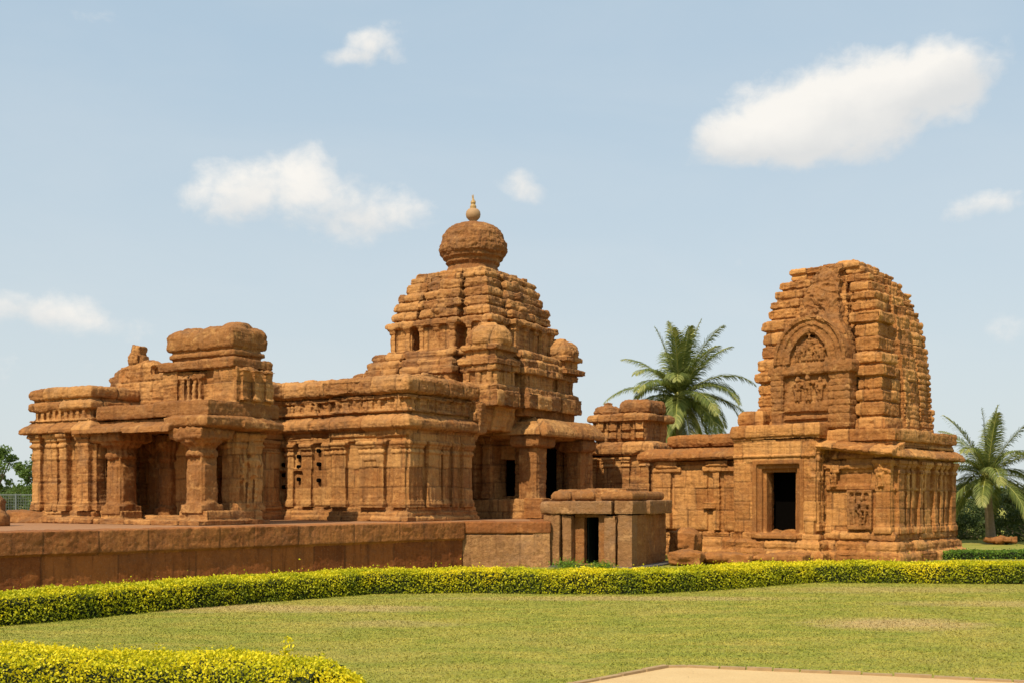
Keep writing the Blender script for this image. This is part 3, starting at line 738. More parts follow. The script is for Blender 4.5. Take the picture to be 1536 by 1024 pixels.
    lv = [(6.31, 6.55, 1.51, .08), (6.57, 6.82, 1.45, .08), (6.84, 7.08, 1.36, .08), (7.10, 7.34, 1.25, .08), (7.36, 7.53, 1.17, .07), (7.53, 7.66, 1.04, .06)]
    r1 = random.Random(21)
    for (a, c, h, o) in lv:
        for q_, rc in enumerate(plan(h)):
            if q_ == 0: b.fr(rc, a, c, -.04); continue
            jo = r1.uniform(-.025, .03); m_ = r1.uniform(.35, .65)
            if r1.random() < .45: b.prof([rc], a, c, [(0, .4), (.06, .9), (m_-.06, 1.05), (m_, .45), (m_+.06, .9), (.9, .8), (1, .2)], o+jo)
            else: b.prof([rc], a, c, [(0, .3), (.12, .95), (.4, 1.1), (.75, 1.0), (.92, .7), (1, .2)], o+jo)
    for rc in plan(.95): b.fr(rc, 6.2, 7.62, -.05, -.12)
    for (a, c, h, o) in lv:
        for rc in plan(h-.10): b.fr(rc, a-.03, c+.02, .02)
    for (z, h) in ((6.55, 1.5), (6.95, 1.38), (7.25, 1.25)):   # horseshoe bosses on the middle of each face
        for (fx, fy) in ((0, -1), (1, 0), (-1, 0)):
            b.ell((cx+fx*h*1.08, cy+fy*h*1.08, z), (.24 if fx == 0 else .1, .24 if fy == 0 else .1, .15))
    stone('tower_courses', b, ST_T, tw, course=[l[0] for l in lv], blk=.5, groove=.03, jut=.035, amp=1.9, strata=1.5, carve=lambda p, n: .020*fbm(p*8, 3), label='worn horizontal courses narrowing upward')
    # corner kutas
    def kuta(x, y, w, z0, z1):
        b = B(); rc = (x-w, x+w, y-w, y+w)
        b.slab([rc], z0, z0+.16, .10); b.fr(rc, z0+.1, z0+.4, -.06); b.roll([rc], z0+.36, z0+.52, .05)
        b.lathe(x, y, [(w*1.12, z0+.48), (w*1.22, z0+.56), (w*1.24, z0+.66), (w*1.12, z0+(z1-z0)*.80), (w*.80, z0+(z1-z0)*.93), (w*.3, z1), (.05, z1+.01)], 24)
        for k in range(6): b.ell((x-w*.35+k*w*.14, y-w*.35+k*w*.05, z1), (.07, .07, .05), 6)
        stone('corner_dome', b, ST_T, tw, course=[z0+.16, z0+.5], blk=.5, amp=1.6, groove=.025)
    kuta(cx+1.60, cy-1.60, .50, 4.95, 6.02); kuta(cx+1.75, cy+1.8, .42, 5.0, 5.98); kuta(cx-1.75, cy+1.75, .4, 5.0, 5.6)
    b = B(); b.roll([(-4.1, -2.6, 2.9, 3.7)], 4.45, 4.62, .1); b.roll([(-4.0, -2.7, 3.0, 3.7)], 4.64, 4.95, .10)
    b.tbox((-3.7, 3.3, 5.0), (.3, .3, .12), (0, 8, 20))
    stone('ledge', b, ST_T, tw, course=[4.64], blk=.6, amp=1.8)
    # ribbed dome
    b = B()
    b.lathe(cx, cy, [(.80, 7.55), (.78, 7.74), (.72, 7.80), (.68, 7.92), (.76, 8.0), (.75, 8.08), (.84, 8.14), (.84, 8.19), (.92, 8.28), (.95, 8.40), (.93, 8.54), (.87, 8.64), (.85, 8.76), (.78, 8.90), (.64, 9.02), (.42, 9.11), (.2, 9.16), (.05, 9.17)], 40)
    stone('dome', b, ST_T, tw, course=None, amp=1.5, strata=1.6, voxel=.02, carve=lambda p, n: np.where((p[:, 2] > 8.2) & (p[:, 2] < 8.9), .035*fbm(p*9, 3), 0))
    b = B()
    b.lathe(cx, cy, [(.09, 9.1), (.10, 9.16), (.08, 9.19), (.14, 9.24), (.19, 9.30), (.205, 9.38), (.19, 9.46), (.14, 9.52), (.06, 9.55), (.02, 9.555)], 32)
    kp = rawb('pot_finial', b, POT, tw, True)
    b = B()
    b.lathe(cx, cy, [(.085, 9.54), (.09, 9.60), (.06, 9.66), (.075, 9.70), (.045, 9.76), (.02, 9.82), (.012, 9.92), (.004, 9.93)], 12)
    b.tbox((cx+.05, cy, 9.68), (.02, .02, .14), (0, 18, 0)); b.tbox((cx-.05, cy, 9.68), (.02, .02, .16), (0, -12, 0)); b.tbox((cx-.03, cy, 9.86), (.012, .012, .12), (0, -6, 0))
    rawb('spike', b, BRASS, kp)
temple_left()

# ------------------------------------------------------------ wing shrine between the temples
def wing():
    r = empty('ruined_shrine', (*at(975, 34.5), 0), R(-32.1), label='small ruined shrine block with two rounded stone caps, between the two temples', cat='shrine')
    m = [(-1.5, 0, 0, 2.0), (-4.4, -1.3, .45, 2.4)]
    b = B()
    for rc in m: b.fr(rc, .9, 2.85, 0)
    for (a, c) in ((-1.5, -1.2), (-.9, -.65), (-.3, .0)): b.pil('F', a, c, 0, 1.2, 2.8, .08)
    for k in range(7): b.pil('F', -4.2+k*.4, -4.0+k*.4, .45, 1.2, 2.8, .07)
    for k in range(3): b.pil('R', .1+k*.6, .4+k*.6, 0, 1.2, 2.8, .08)
    b.box(-4.4, .1, -.1, 2.4, 0, 1.3)
    stone('wall', b, ST, r, course=.5, blk=.7, amp=.8)
    b = B(); b.roll(m[:1], 2.85, 3.27, .22); b.roll(m[1:], 2.9, 3.27, .15)
    stone('cornice', b, ST, r, course=[2.8], blk=.7, groove=.045, amp=1.5)
    b = B(); t = (-2.0, -.2, .15, 1.8); b.fr(t, 3.2, 3.95, -.05)
    for a in (-2.0, -1.55, -1.1, -.65): b.fb('F', a+.04, a+.38, .2, .10, 3.38, 3.55); b.fb('F', a+.04, a+.38, .2, .10, 3.62, 3.85)
    b.roll([t], 3.88, 4.14, .14)
    stone('frieze', b, ST, r, course=[3.3, 3.88], blk=.45, groove=.045, amp=1.4)
    b = B(); b.prof([(-.95, -.25, .3, 1.2)], 4.1, 4.55, [(0, .4), (.2, .9), (.5, 1), (.8, .8), (1, .2)], .16)
    stone('stone_cap', b, ST, r, course=None, amp=1.6, carve=lambda p, n: .03*fbm(p*10, 3), label='squarish carved cap stone at the right')
    b = B(); b.lathe(-1.75, .7, [(.42, 4.1), (.46, 4.2), (.40, 4.35), (.25, 4.42), (.15, 4.44), (.15, 4.52), (.1, 4.54)], 24)
    stone('stone_cap', b, ST, r, course=None, amp=1.6, carve=lambda p, n: .03*fbm(p*10, 3), label='low domed cap stone with a knob')
wing()

# ------------------------------------------------------------ small shrine
def small_shrine():
    r = empty('miniature_shrine', (*at(948, 25.8), 0), R(-25), label='small box-like granite shrine with a dark doorway, just behind the yellow hedge', cat='shrine')
    w, dp = 2.15, 2.6
    b = B()
    b.box(-w-.2, .25, -.15, dp+.2, -.1, .05)
    stone('base_slab', b, flat_mat('grey_base', (.10, .09, .08)), r, course=None, amp=.7)
    b = B()
    b.box(-w, -w+.40, 0, .4, 0, 1.20); b.box(-.35, 0, 0, .4, 0, 1.20)
    b.box(-w+.46, -w+.68, .03, .35, 0, 1.18); b.box(-.68, -.40, .03, .35, 0, 1.18)
    stone('door_jamb', b, ST_G, r, course=None, amp=.55, strata=.1, voxel=.02)
    b = B()
    b.box(-.3, -.02, .3, 1.0, 0, 1.2); b.box(-.34, -.035, .92, dp, 0, 1.2); b.box(-w, -.1, dp-.3, dp, 0, 1.2); b.box(-w+.03, -w+.3, .3, dp, 0, 1.2)
    b.box(-.5, .0, .36, .95, 0, 1.2)
    stone('wall', b, ST, r, course=None, amp=.8, strata=.2, voxel=.02, carve=lambda p, n: .015*fbm(p*np.array([14, 14, .8]), 3))
    b = B()
    b.box(-1.50, -1.24, .25, .45, 0, 1.2); b.box(-.84, -.66, .12, .45, 0, 1.2); b.box(-1.45, -.75, .2, .5, 1.14, 1.22)
    stone('inner_frame', b, ST, r, course=None, amp=.4, strata=.1, voxel=.02)
    b = B(); b.box(-1.25, -1.22, .5, .9, 0.03, 1.15)
    rawb('door_leaf', b, WOOD, r)
    b = B(); b.box(-w+.3, -.45, .92, .97, .0, 1.3); rawb('doorway', b, DARK, r)  # black sheet across the shrine, its inner shade put into colour
    b = B(); b.box(-1.5, -.72, -.05, .3, .04, .09); stone('sill', b, ST_G, r, course=None, amp=.2, voxel=.02)
    b = B()
    b.prof([(-w, -w+.38, 0, .5)], 1.22, 1.50, [(0, .6), (.3, 1), (.8, 1), (1, .5)], .06)
    b.slab([(-w+.49, -.50, -.02, .5)], 1.22, 1.51, .03); b.slab([(-.38, .0, 0, .95)], 1.22, 1.52, .03); b.slab([(-.4, .06, 1.0, dp)], 1.21, 1.53, .05); b.slab([(-w, -.4, dp-.4, dp)], 1.21, 1.5, .03); b.slab([(-w, -w+.4, .5, dp)], 1.21, 1.5, .03)
    b.box(-w+.05, -.05, .2, dp-.1, 1.26, 1.5)
    stone('lintel', b, ST_G, r, course=None, amp=.6, strata=.1, voxel=.02)
    b = B()
    for (x0, x1) in ((-w+.18, -1.56), (-1.40, -.98), (-.76, -.10)): b.prof([(x0+.08, x1-.04 if x1 < -.5 else x1, .16, dp-.3)], 1.515, 1.73, [(0, .3), (.25, .9), (.5, 1), (.8, .8), (1, .35)], .10)
    b.box(-w+.3, -.2, .16, dp-.2, 1.49, 1.68); b.box(-1.9, -.5, .3, 1.6, 1.68, 1.775); b.box(-1.3, -.3, .5, 2.0, 1.68, 1.80)
    stone('roof_slab', b, ST_WALL, r, course=None, amp=.7, strata=.5, voxel=.02)
small_shrine()

# ------------------------------------------------------------ right temple
def temple_right():
    r = empty('stone_temple', (8.94, 31, 0), R(-40), label='orange sandstone temple at right with tall curved tower and arched gable over its doorway', cat='temple')
    H = 2.0
    main = [(-2.0, 2.0, -2.0, 2.0), (.9, 2.12, -2.12, 2.12), (-2.12, 2.12, -.7, .7)]
    vest = [(-2.0, .33, -2.5, -1.8)]
    wingr = [(-5.0, -1.9, -1.75, 1.6)]
    b = B()
    b.slab(main+vest, -.1, .26, .26); b.roll(main+vest, .27, .52, .17); b.roll(main+[(.33, 2, -2.05, 0)], .53, .76, .09); b.slab(vest, .5, .68, .05)
    b.slab(wingr, -.1, .24, .22); b.slab(wingr, .24, .46, .12); b.roll(wingr, .46, .68, .08)
    def cp(p, n): return .05*np.clip(fbm(p*3.1, 3), -.6, .4)
    stone('plinth', b, ST_R, r, course=[.265, .525], blk=.85, groove=.05, jut=.04, amp=1.3, carve=cp)
    # walls
    b = B(); z0, z1 = .7, 2.62
    for rc in [(-2, -1.22, -2, 2), (-.26, 2, -2, 2), (-1.3, -.2, -.75, 2)]+main[1:]: b.fr(rc, z0, z1, -.02)
    b.box(-1.4, -.1, -1.98, 1.9, 2.36, z1)
    F_ = -2.12
    b.fb('F', .45, .92, -2.0, .07, z0, z1-.1)
    b.pil('F', .38, .52, -2.0, z0, z1-.15, .10)
    # carved band and bracket figures above
    b.fb('F', .42, 1.95, -2.1, .06, 1.78, 1.90); b.fb('F', .42, 2.1, -2.1, .08, 2.30, 2.40)
    b.pil('F', 1.70, 2.08, F_, z0, z1-.1, .08)
    b.fig('F', .62, -2.14, 1.85, .55, .5, .07); b.fig('F', 1.86, -2.2, 1.85, .6, -.5, .07)
    for (a, c, o) in ((-1.95, -1.6, .09), (-1.4, -1.22, .07), (-1.1, -.92, .07), (-.62, -.40, .10), (-.2, .2, .05), (.4, .62, .10), (.9, 1.1, .06), (1.25, 1.42, .06), (1.65, 1.98, .10)):
        pl = 2.12
        b.pil('R', a, c, pl, z0, z1-.12, o)
    b.fb('R', -2.05, 2.05, 2.1, .06, 1.75, 1.83); b.fb('R', -2.05, 2.05, 2.1, .09, 2.36, 2.44)
    for k in range(6): b.pil('L', -1.9+k*.7, -1.6+k*.7, -2.12, z0, z1-.1, .06); b.pil('K', -1.9+k*.7, -1.6+k*.7, 2.12, z0, z1-.1, .06)
    def cw(p, n):
        band = (p[:, 2] > 1.9) & (p[:, 2] < 2.4)
        return np.where(band, .02*fbm(p*11, 3), .007*fbm(p*np.array([11, 11, 1.5]), 2))
    stone('wall', b, ST_R, r, course=.44, blk=.8, groove=.02, amp=.5, strata=.7, carve=cw)
    # relief panel: frame with standing figures
    b = B(); pa, pb_ = .98, 1.62
    b.fb('F', pa, pb_, -2.12, .03, .84, 1.76); b.fb('F', pa, pa+.08, -2.12, .11, .84, 1.76); b.fb('F', pb_-.08, pb_, -2.12, .11, .84, 1.76)
    b.fb('F', pa, pb_, -2.12, .12, .80, .90); b.fb('F', pa, pb_, -2.12, .11, 1.70, 1.78); b.fb('F', 1.16, 1.20, -2.12, .10, .9, 1.7)
    b.fig('F', 1.38, -2.16, .92, .74, .7, .085); b.fig('F', 1.10, -2.16, .92, .66, -.4, .05)
    stone('relief_panel', b, ST_WALL, r, course=None, amp=.5, voxel=.018, carve=lambda p, n: .012*fbm(p*22, 2), label='framed panel with a worn standing figure')
    # vestibule with nested door frame; v plane -2.5
    b = B(); V = -2.5
    b.box(-2.0, -1.42, V, -1.8, .6, 3.08); b.box(-.06, .30, V, -1.8, .6, 3.08); b.box(-1.45, 0, V, -1.8, 2.5, 3.08)
    b.fb('F', -1.96, -1.66, V, .03, .7, 2.5); b.fb('F', -2.0, .3, V, .05, 2.62, 2.68)
    b.fb('F', .02, .28, V, .05, .68, 1.1)
    for k in range(3): b.pil('R', V+.08+k*.2, V+.2+k*.2, .30, .75, 2.9, .04)
    def cvest(p, n): return np.where((p[:, 0] > .0) & (p[:, 2] > 1.9), .03*fbm(p*np.array([12, 12, 9]), 2), 0)
    stone('vestibule', b, ST_R, r, course=.5, blk=.75, groove=.018, amp=.55, carve=cvest, voxel=.02)
    b = B()
    for (o, z, pr) in ((.0, .0, .02), (.11, .11, -.08), (.2, .2, -.18)):
        xa, xb = -1.46+o, -.02-o; zt = 2.56-z
        b.box(xa, xa+.12, V-pr, V+.5, .66, zt); b.box(xb-.12, xb, V-pr, V+.5, .66, zt); b.box(xa, xb, V-pr, V+.5, zt-.12, zt)
    b.box(-1.45, -.02, V-.1, -1.8, .55, .68); b.box(-1.3, -.15, V-.18, V, .55, .64)
    stone('door_frame', b, ST_R, r, course=None, amp=.28, strata=.1, voxel=.019, rough=.6)
    b = B(); b.box(-1.24, -.24, -1.72, -1.69, .7, 2.4); rawb('doorway', b, DARK, r)  # black backing sheet paints the unlit depth behind the door frame
    # eave slab over the panelled wall, tilting down to the corner
    b = B()
    def tslab(x0, x1, za, zb, ya, th, out):
        n = 6
        for i in range(n):
            t0, t1 = i/n, (i+1)/n; xa = x0+(x1-x0)*t0; xb = x0+(x1-x0)*t1+.01; z_a = za+(zb-za)*t0; z_b = za+(zb-za)*t1
            b.hull8([(xa, ya-out, z_a-th), (xb, ya-out, z_b-th), (xb, ya+.5, z_b-th), (xa, ya+.5, z_a-th)], [(xa, ya-out+.05, z_a-.06), (xb, ya-out+.05, z_b-.06), (xb, ya+.5, z_b+.14), (xa, ya+.5, z_a+.14)])
            b.hull8([(xa, ya-out+.06, z_a-th-.05), (xb, ya-out+.06, z_b-th-.05), (xb, ya+.4, z_b-th-.05), (xa, ya+.4, z_a-th-.05)], [(xa, ya-out+.0, z_a-th+.04), (xb, ya-out+.0, z_b-th+.04), (xb, ya+.4, z_b), (xa, ya+.4, z_a)])
    tslab(.28, 2.25, 3.02, 2.80, -2.2, .17, .34)
    b.eave([(.8, 2.12, -2.0, 2.12), (-2.1, 2.12, -.2, 2.1)], 2.55, 2.82, .22)
    stone('eave', b, ST_R, r, course=[2.4], blk=.95, groove=.035, amp=1.3)
    # roof slabs
    b = B()
    b.fr((-2.0, 2.05, -2.05, 2.05), 2.6, 3.2, -.04); b.slab([(-1.9, 2.05, -2.0, 2.05)], 2.98, 3.28, .13); b.roll([(-1.9, 2.05, -2.0, 2.05)], 2.82, 2.96, .06)
    stone('roof_slab', b, ST_R, r, course=[2.9], blk=1.3, groove=.03, amp=1.1)
    b = B(); b.slab([(-2.0, .36, -2.5, -1.7)], 3.08, 3.16, .05); b.prof([(-2.0, .36, -2.5, -1.6)], 3.15, 3.46, [(0, .9), (.6, 1), (.85, .8), (1, .5)], .09)
    b.prof([(-2.0, -1.45, -2.0, -1.0)], 3.44, 3.86, [(0, .6), (.3, 1), (.75, .9), (1, .3)], .12)
    stone('roof_slab', b, ST_R, r, course=[3.1], blk=1.3, groove=.03, amp=1.1, label='thick stone slabs over the doorway block')
    # ---- left wing
    b = B()
    b.fr(wingr[0], .6, 2.6, -.02)
    for (a, c, z_, o) in ((-4.95, -4.35, 2.35, .09), (-4.25, -3.2, 2.35, .05), (-3.0, -2.8, 2.4, .10), (-2.7, -2.1, 2.35, .03)): b.fb('F', a, c, -1.75, o, .7, z_)
    b.fb('F', -4.9, -4.0, -1.75, .13, 2.3, 2.42); b.fb('F', -4.8, -4.1, -1.75, .18, 2.42, 2.6); b.fb('F', -3.3, -2.3, -1.75, .14, 2.3, 2.44); b.fb('F', -3.2, -2.5, -1.75, .19, 2.44, 2.6)
    b.fb('F', -4.7, -4.3, -1.75, .2, .7, 1.25); b.fb('F', -3.3, -2.9, -1.75, .14, 1.3, 1.45)
    stone('wing_wall', b, ST_R, r, course=.62, blk=.9, groove=.03, jut=.02, amp=.8)
    b = B(); b.prof(wingr, 2.62, 2.95, [(0, .85), (.2, 1), (.5, .9), (.8, .55), (1, .2)], .34)
    stone('wing_eave', b, ST_R, r, course=None, amp=1.1, strata=.8)
    b = B()
    for (x0, x1) in ((-4.6, -3.3), (-3.22, -2.15)): b.prof([(x0+.08, x1-.06, -1.5, -.3)], 3.0, 3.34, [(0, .5), (.25, .95), (.7, 1), (1, .4)], .11)
    b.box(-4.6, -2.1, -1.4, 1.3, 2.9, 3.12)
    stone('wing_roof', b, ST_R, r, course=None, amp=1.2)

    # ---- curved tower
    prof = [(3.25, 1.70), (4.2, 1.67), (5.07, 1.63), (5.96, 1.53), (6.5, 1.42), (6.86, 1.31), (7.25, 1.08), (7.52, .86)]
    zz = np.array([a for a, _ in prof]); hh = np.array([h for _, h in prof])
    def hz(z): return float(np.interp(z, zz, hh))
    b = B(); z = 3.25; rng = random.Random(11); cz = []
    def shift(z): return -.10*(z-3.25)/4.4
    i = 0
    while z < 7.4:
        t = rng.uniform(.30, .42) if z < 6 else rng.uniform(.24, .33); t = min(t, 7.52-z); h = hz(z+t/2); s_ = shift(z); cz.append(z)
        o = .10 if i % 4 else .15
        def rcs(h):
            L_ = []
            for sx in (-1, 1):
                for sy in (-1, 1):
                    xa, xb = sorted((sx*(.71 if sx > 0 and sy < 0 else .56)*h, sx*h)); ya, yb = sorted((sy*.56*h, sy*h)); L_.append((xa+s_, xb+s_, ya, yb))
            return L_
        jt = rng.uniform(-.03, .03)
        for q_, rc in enumerate(rcs(h-.06)):
            if q_ == 3:
                b.roll([rc], z, z+t*.5-.01, .09); b.roll([rc], z+t*.5, z+t-.01, .09); continue
            b.prof([rc], z+.015, z+t-.012, [(0, .35), (.08, .9), (.18, 1), (.80, 1), (.92, .88), (1, .35)], o+jt*(1 if q_ % 2 else -1)+rng.uniform(-.02, .02))
        b.fr((-h*.84+s_, h*.88+s_, -h*.82, h*.9), z-.01, z+t+.01, 0)
        # middle bands: finer rolls
        m = 3; tt = t/m
        for k in range(m):
            for (w, e) in ((.26, 1.04), (.47, .965)):
                b.roll([(-h*w+s_, h*w+s_, -h*e, h*e), (-h*e+s_, h*e+s_, -h*w, h*w)], z+k*tt, z+(k+1)*tt-.008, .03)
        z += t; i += 1
    s_ = shift(7.6)
    b.slab([(-.92+s_, .80+s_, -.95, .2)], 7.48, 7.64, .10); b.fr((-.6+s_, .7+s_, -.6, .6), 7.5, 7.70, 0, -.25)
    b.slab([(-.1+s_, .7+s_, -.9, -.1)], 7.6, 7.70, .05)
    def ct(p, n):
        hq = np.interp(p[:, 2], zz, hh); ribs = np.where((n[:, 0] > .3) & (p[:, 1] > -.5*hq) & (p[:, 2] < 7.5), .06*np.abs(np.sin((p[:, 1]/hq+.56)*math.pi*2.1))-.035, 0)
        return ribs+ct0(p, n)
    def ct0(p, n):
        mid = np.minimum(np.abs(p[:, 0]), np.abs(p[:, 1])) < .5*np.interp(p[:, 2], zz, hh)
        return np.where(mid, .020*fbm(p*np.array([12, 12, 9.]), 3), .016*fbm(p*7, 3)+.03*np.clip(fbm(p*13+3, 2)-.1, 0, 1)*(vn(p*2.1+7) > .1))
    tw = stone('tower', b, ST_R, r, course=cz, blk=.62, groove=.02, jut=.03, amp=1.5, strata=1.0, carve=ct, voxel=.021)
    # ---- gable (arched niche) on the front of the tower
    b = B(); x0, x1 = -1.12, .98; g = -2.02; xm = -.06
    b.box(x0, x1, g+.08, -1.2, 3.3, 5.0)
    b.slab([(x0+.25, x1-.35, g, -1.4)], 3.32, 3.5, .05); b.slab([(x0+.28, x1-.38, g+.02, -1.4)], 3.58, 3.68, .03); b.slab([(x0+.3, x1-.4, g+.02, -1.4)], 3.78, 4.02, .03)
    # side piers, ringed
    for (a, c) in ((x0, x0+.30), (x1-.50, x1)):
        z = 3.34
        while z < 4.7:
            t = rng.uniform(.12, .22); b.roll([(a+.03, c-.03, g-.02, -1.4)], z, z+t, .06); z += t
    b.box(x0+.02, x0+.28, g-.02, -1.4, 3.3, 4.75); b.box(x1-.48, x1-.02, g-.02, -1.4, 3.3, 4.75)
    b.roll([(x0-.02, x1+.02, g-.02, -1.4)], 4.72, 5.02, .08); b.roll([(x1-.55, x1+.05, g-.08, -1.3)], 4.72, 5.04, .08)
    # figures in the lower panel
    b.fb('F', x0+.3, x1-.5, g+.08, .03, 4.0, 4.72); b.fig('F', -.42, g+.03, 4.05, .62, .6, .07); b.fig('F', -.12, g+.03, 4.05, .66, -.6, .08); b.fig('F', .18, g+.03, 4.05, .58, .7, .06)
    # tapering backing mass up to the top
    for (za, zb, wa, wb) in ((5.0, 5.7, 1.0, .86), (5.7, 6.1, .86, .66), (6.1, 6.6, .60, .48), (6.6, 7.15, .48, .38), (7.15, 7.60, .36, .30)):
        ya = -hz(za)-.30+(.05 if za > 6 else 0); yb = -hz(zb)-.30+.05
        if za > 6: c0, c1 = xm+.05, xm+.12
        else: c0 = c1 = xm
        b.hull8([(c0-wa, ya, za), (c0+wa, ya, za), (c0+wa, -.7, za), (c0-wa, -.7, za)], [(c1-wb, yb, zb), (c1+wb, yb, zb), (c1+wb, -.6, zb), (c1-wb, -.6, zb)])
    # arch rings
    def arch(ro, ri, yc, th, zc, squash=1.0, n=24, pt=.16):
        for k in range(n):
            a0 = math.pi*k/n-.02; a1 = math.pi*(k+1)/n+.02
            P = []
            for y in (yc, yc+th):
                for (rr, a) in ((ri, a0), (ro, a0), (ro, a1), (ri, a1)):
                    P.append((xm+rr*math.cos(a), y, zc+rr*math.sin(a)*squash*(1+pt*math.sin(a)**8)))
            b.hull8([P[3], P[2], P[1], P[0]], [P[7], P[6], P[5], P[4]])
    arch(.99, .58, g-.10, .6, 5.02, 1.18, pt=0); arch(.99, .90, g-.15, .5, 5.02, 1.18, pt=0); arch(.62, .53, g-.15, .6, 5.02, 1.2); arch(.80, .75, g-.13, .5, 5.02, 1.2, pt=.04)
    b.box(xm-.55, xm+.55, g-.02, -1.4, 5.0, 5.65)
    b.box(xm-.9, xm+.9, g-.04, -1.4, 4.95, 5.08)
    for (x, h_, s2) in ((-.40, .40, .5), (-.24, .5, -.5), (-.06, .66, -.3), (.12, .5, .6), (.28, .38, .5)): b.fig('F', x, g-.02, 5.06, h_, s2, .065)
    def cg(p, n):
        fine = .012*fbm(p*17, 2)
        up = np.clip((p[:, 2]-5.9)/.4, 0, 1); onarch = (p[:, 1] < g-.05) & (p[:, 2] > 5)
        w3 = np.stack([vn(p*3+3), vn(p*3+33), vn(p*3+63)], 1)*.25
        sw = 1-np.abs(fbm((p+w3)*np.array([4.2, 4.2, 4.2])+8, 2))*5
        return fine+(.012+.025*up)*fbm(p*9+4, 3)+up*.045*np.clip(sw, -.8, 1)
    stone('arched_gable', b, ST_WALL, tw, course=None, amp=1.1, strata=.6, carve=cg, voxel=.019, label='carved niche with a horseshoe arch and figures')
temple_right()

# ------------------------------------------------------------ loose stones
def boulders():
    def bl(px, d, size, rot, lab, z=None, mat=ST_R, name='stone_block'):
        x, y = at(px, d); r = empty(name, (x, y, 0), 0)
        bpy.data.objects.remove(r)
        zc = size[2]/2 if z is None else z; b = B(); b.tbox((x, y, zc), (size[0]*.9, size[1]*.9, size[2]*.85), rot); b.ell((x, y, zc+size[2]*.1), (size[0]*.56, size[1]*.56, size[2]*.5))
        if name == 'ruined_stone': b.ell((x+.12, y-.1, zc-size[2]*.35), (size[0]*.6, size[1]*.6, size[2]*.4)); b.ell((x-.1, y, zc+size[2]*.35), (size[0]*.35, size[1]*.4, size[2]*.3))
        o = stone(name, b, mat, None, course=None, amp=1.8, smooth=3, voxel=.03)
        tag(o, lab, 'stone block')
        me = o.data; me.transform(Matrix.Translation((-x, -y, 0))); o.location = (x, y, 0)
        return o
    bl(1029, 28.6, (.75, .7, .75), (0, 4, -30), 'rounded upright stone block beside the small shrine, left of the right temple', .42)
    bl(1030, 27.2, (.85, .7, .34), (0, 2, -20), 'low orange stone slab lying right of the small shrine behind the hedge')
    bl(1092, 27.3, (1.35, .5, .30), (0, 1, -32), 'long flat rough stone lying below the wing of the right temple')
    bl(1175, 27.0, (1.3, .5, .30), (0, -1, -38), 'rough step stone lying below the dark doorway of the right temple')
    for (px, d, s, z, lab) in ((-6, 23.0, (.30, .4, .55), 1.33, 'tall eroded stone stump at the far left edge on the platform'), (30, 26, (1.6, .6, .28), 1.14, 'low broken wall remnant beside the left temple')):
        bl(px, d, s, (0, 3, 10), lab, z, ST, 'ruined_stone')
boulders()

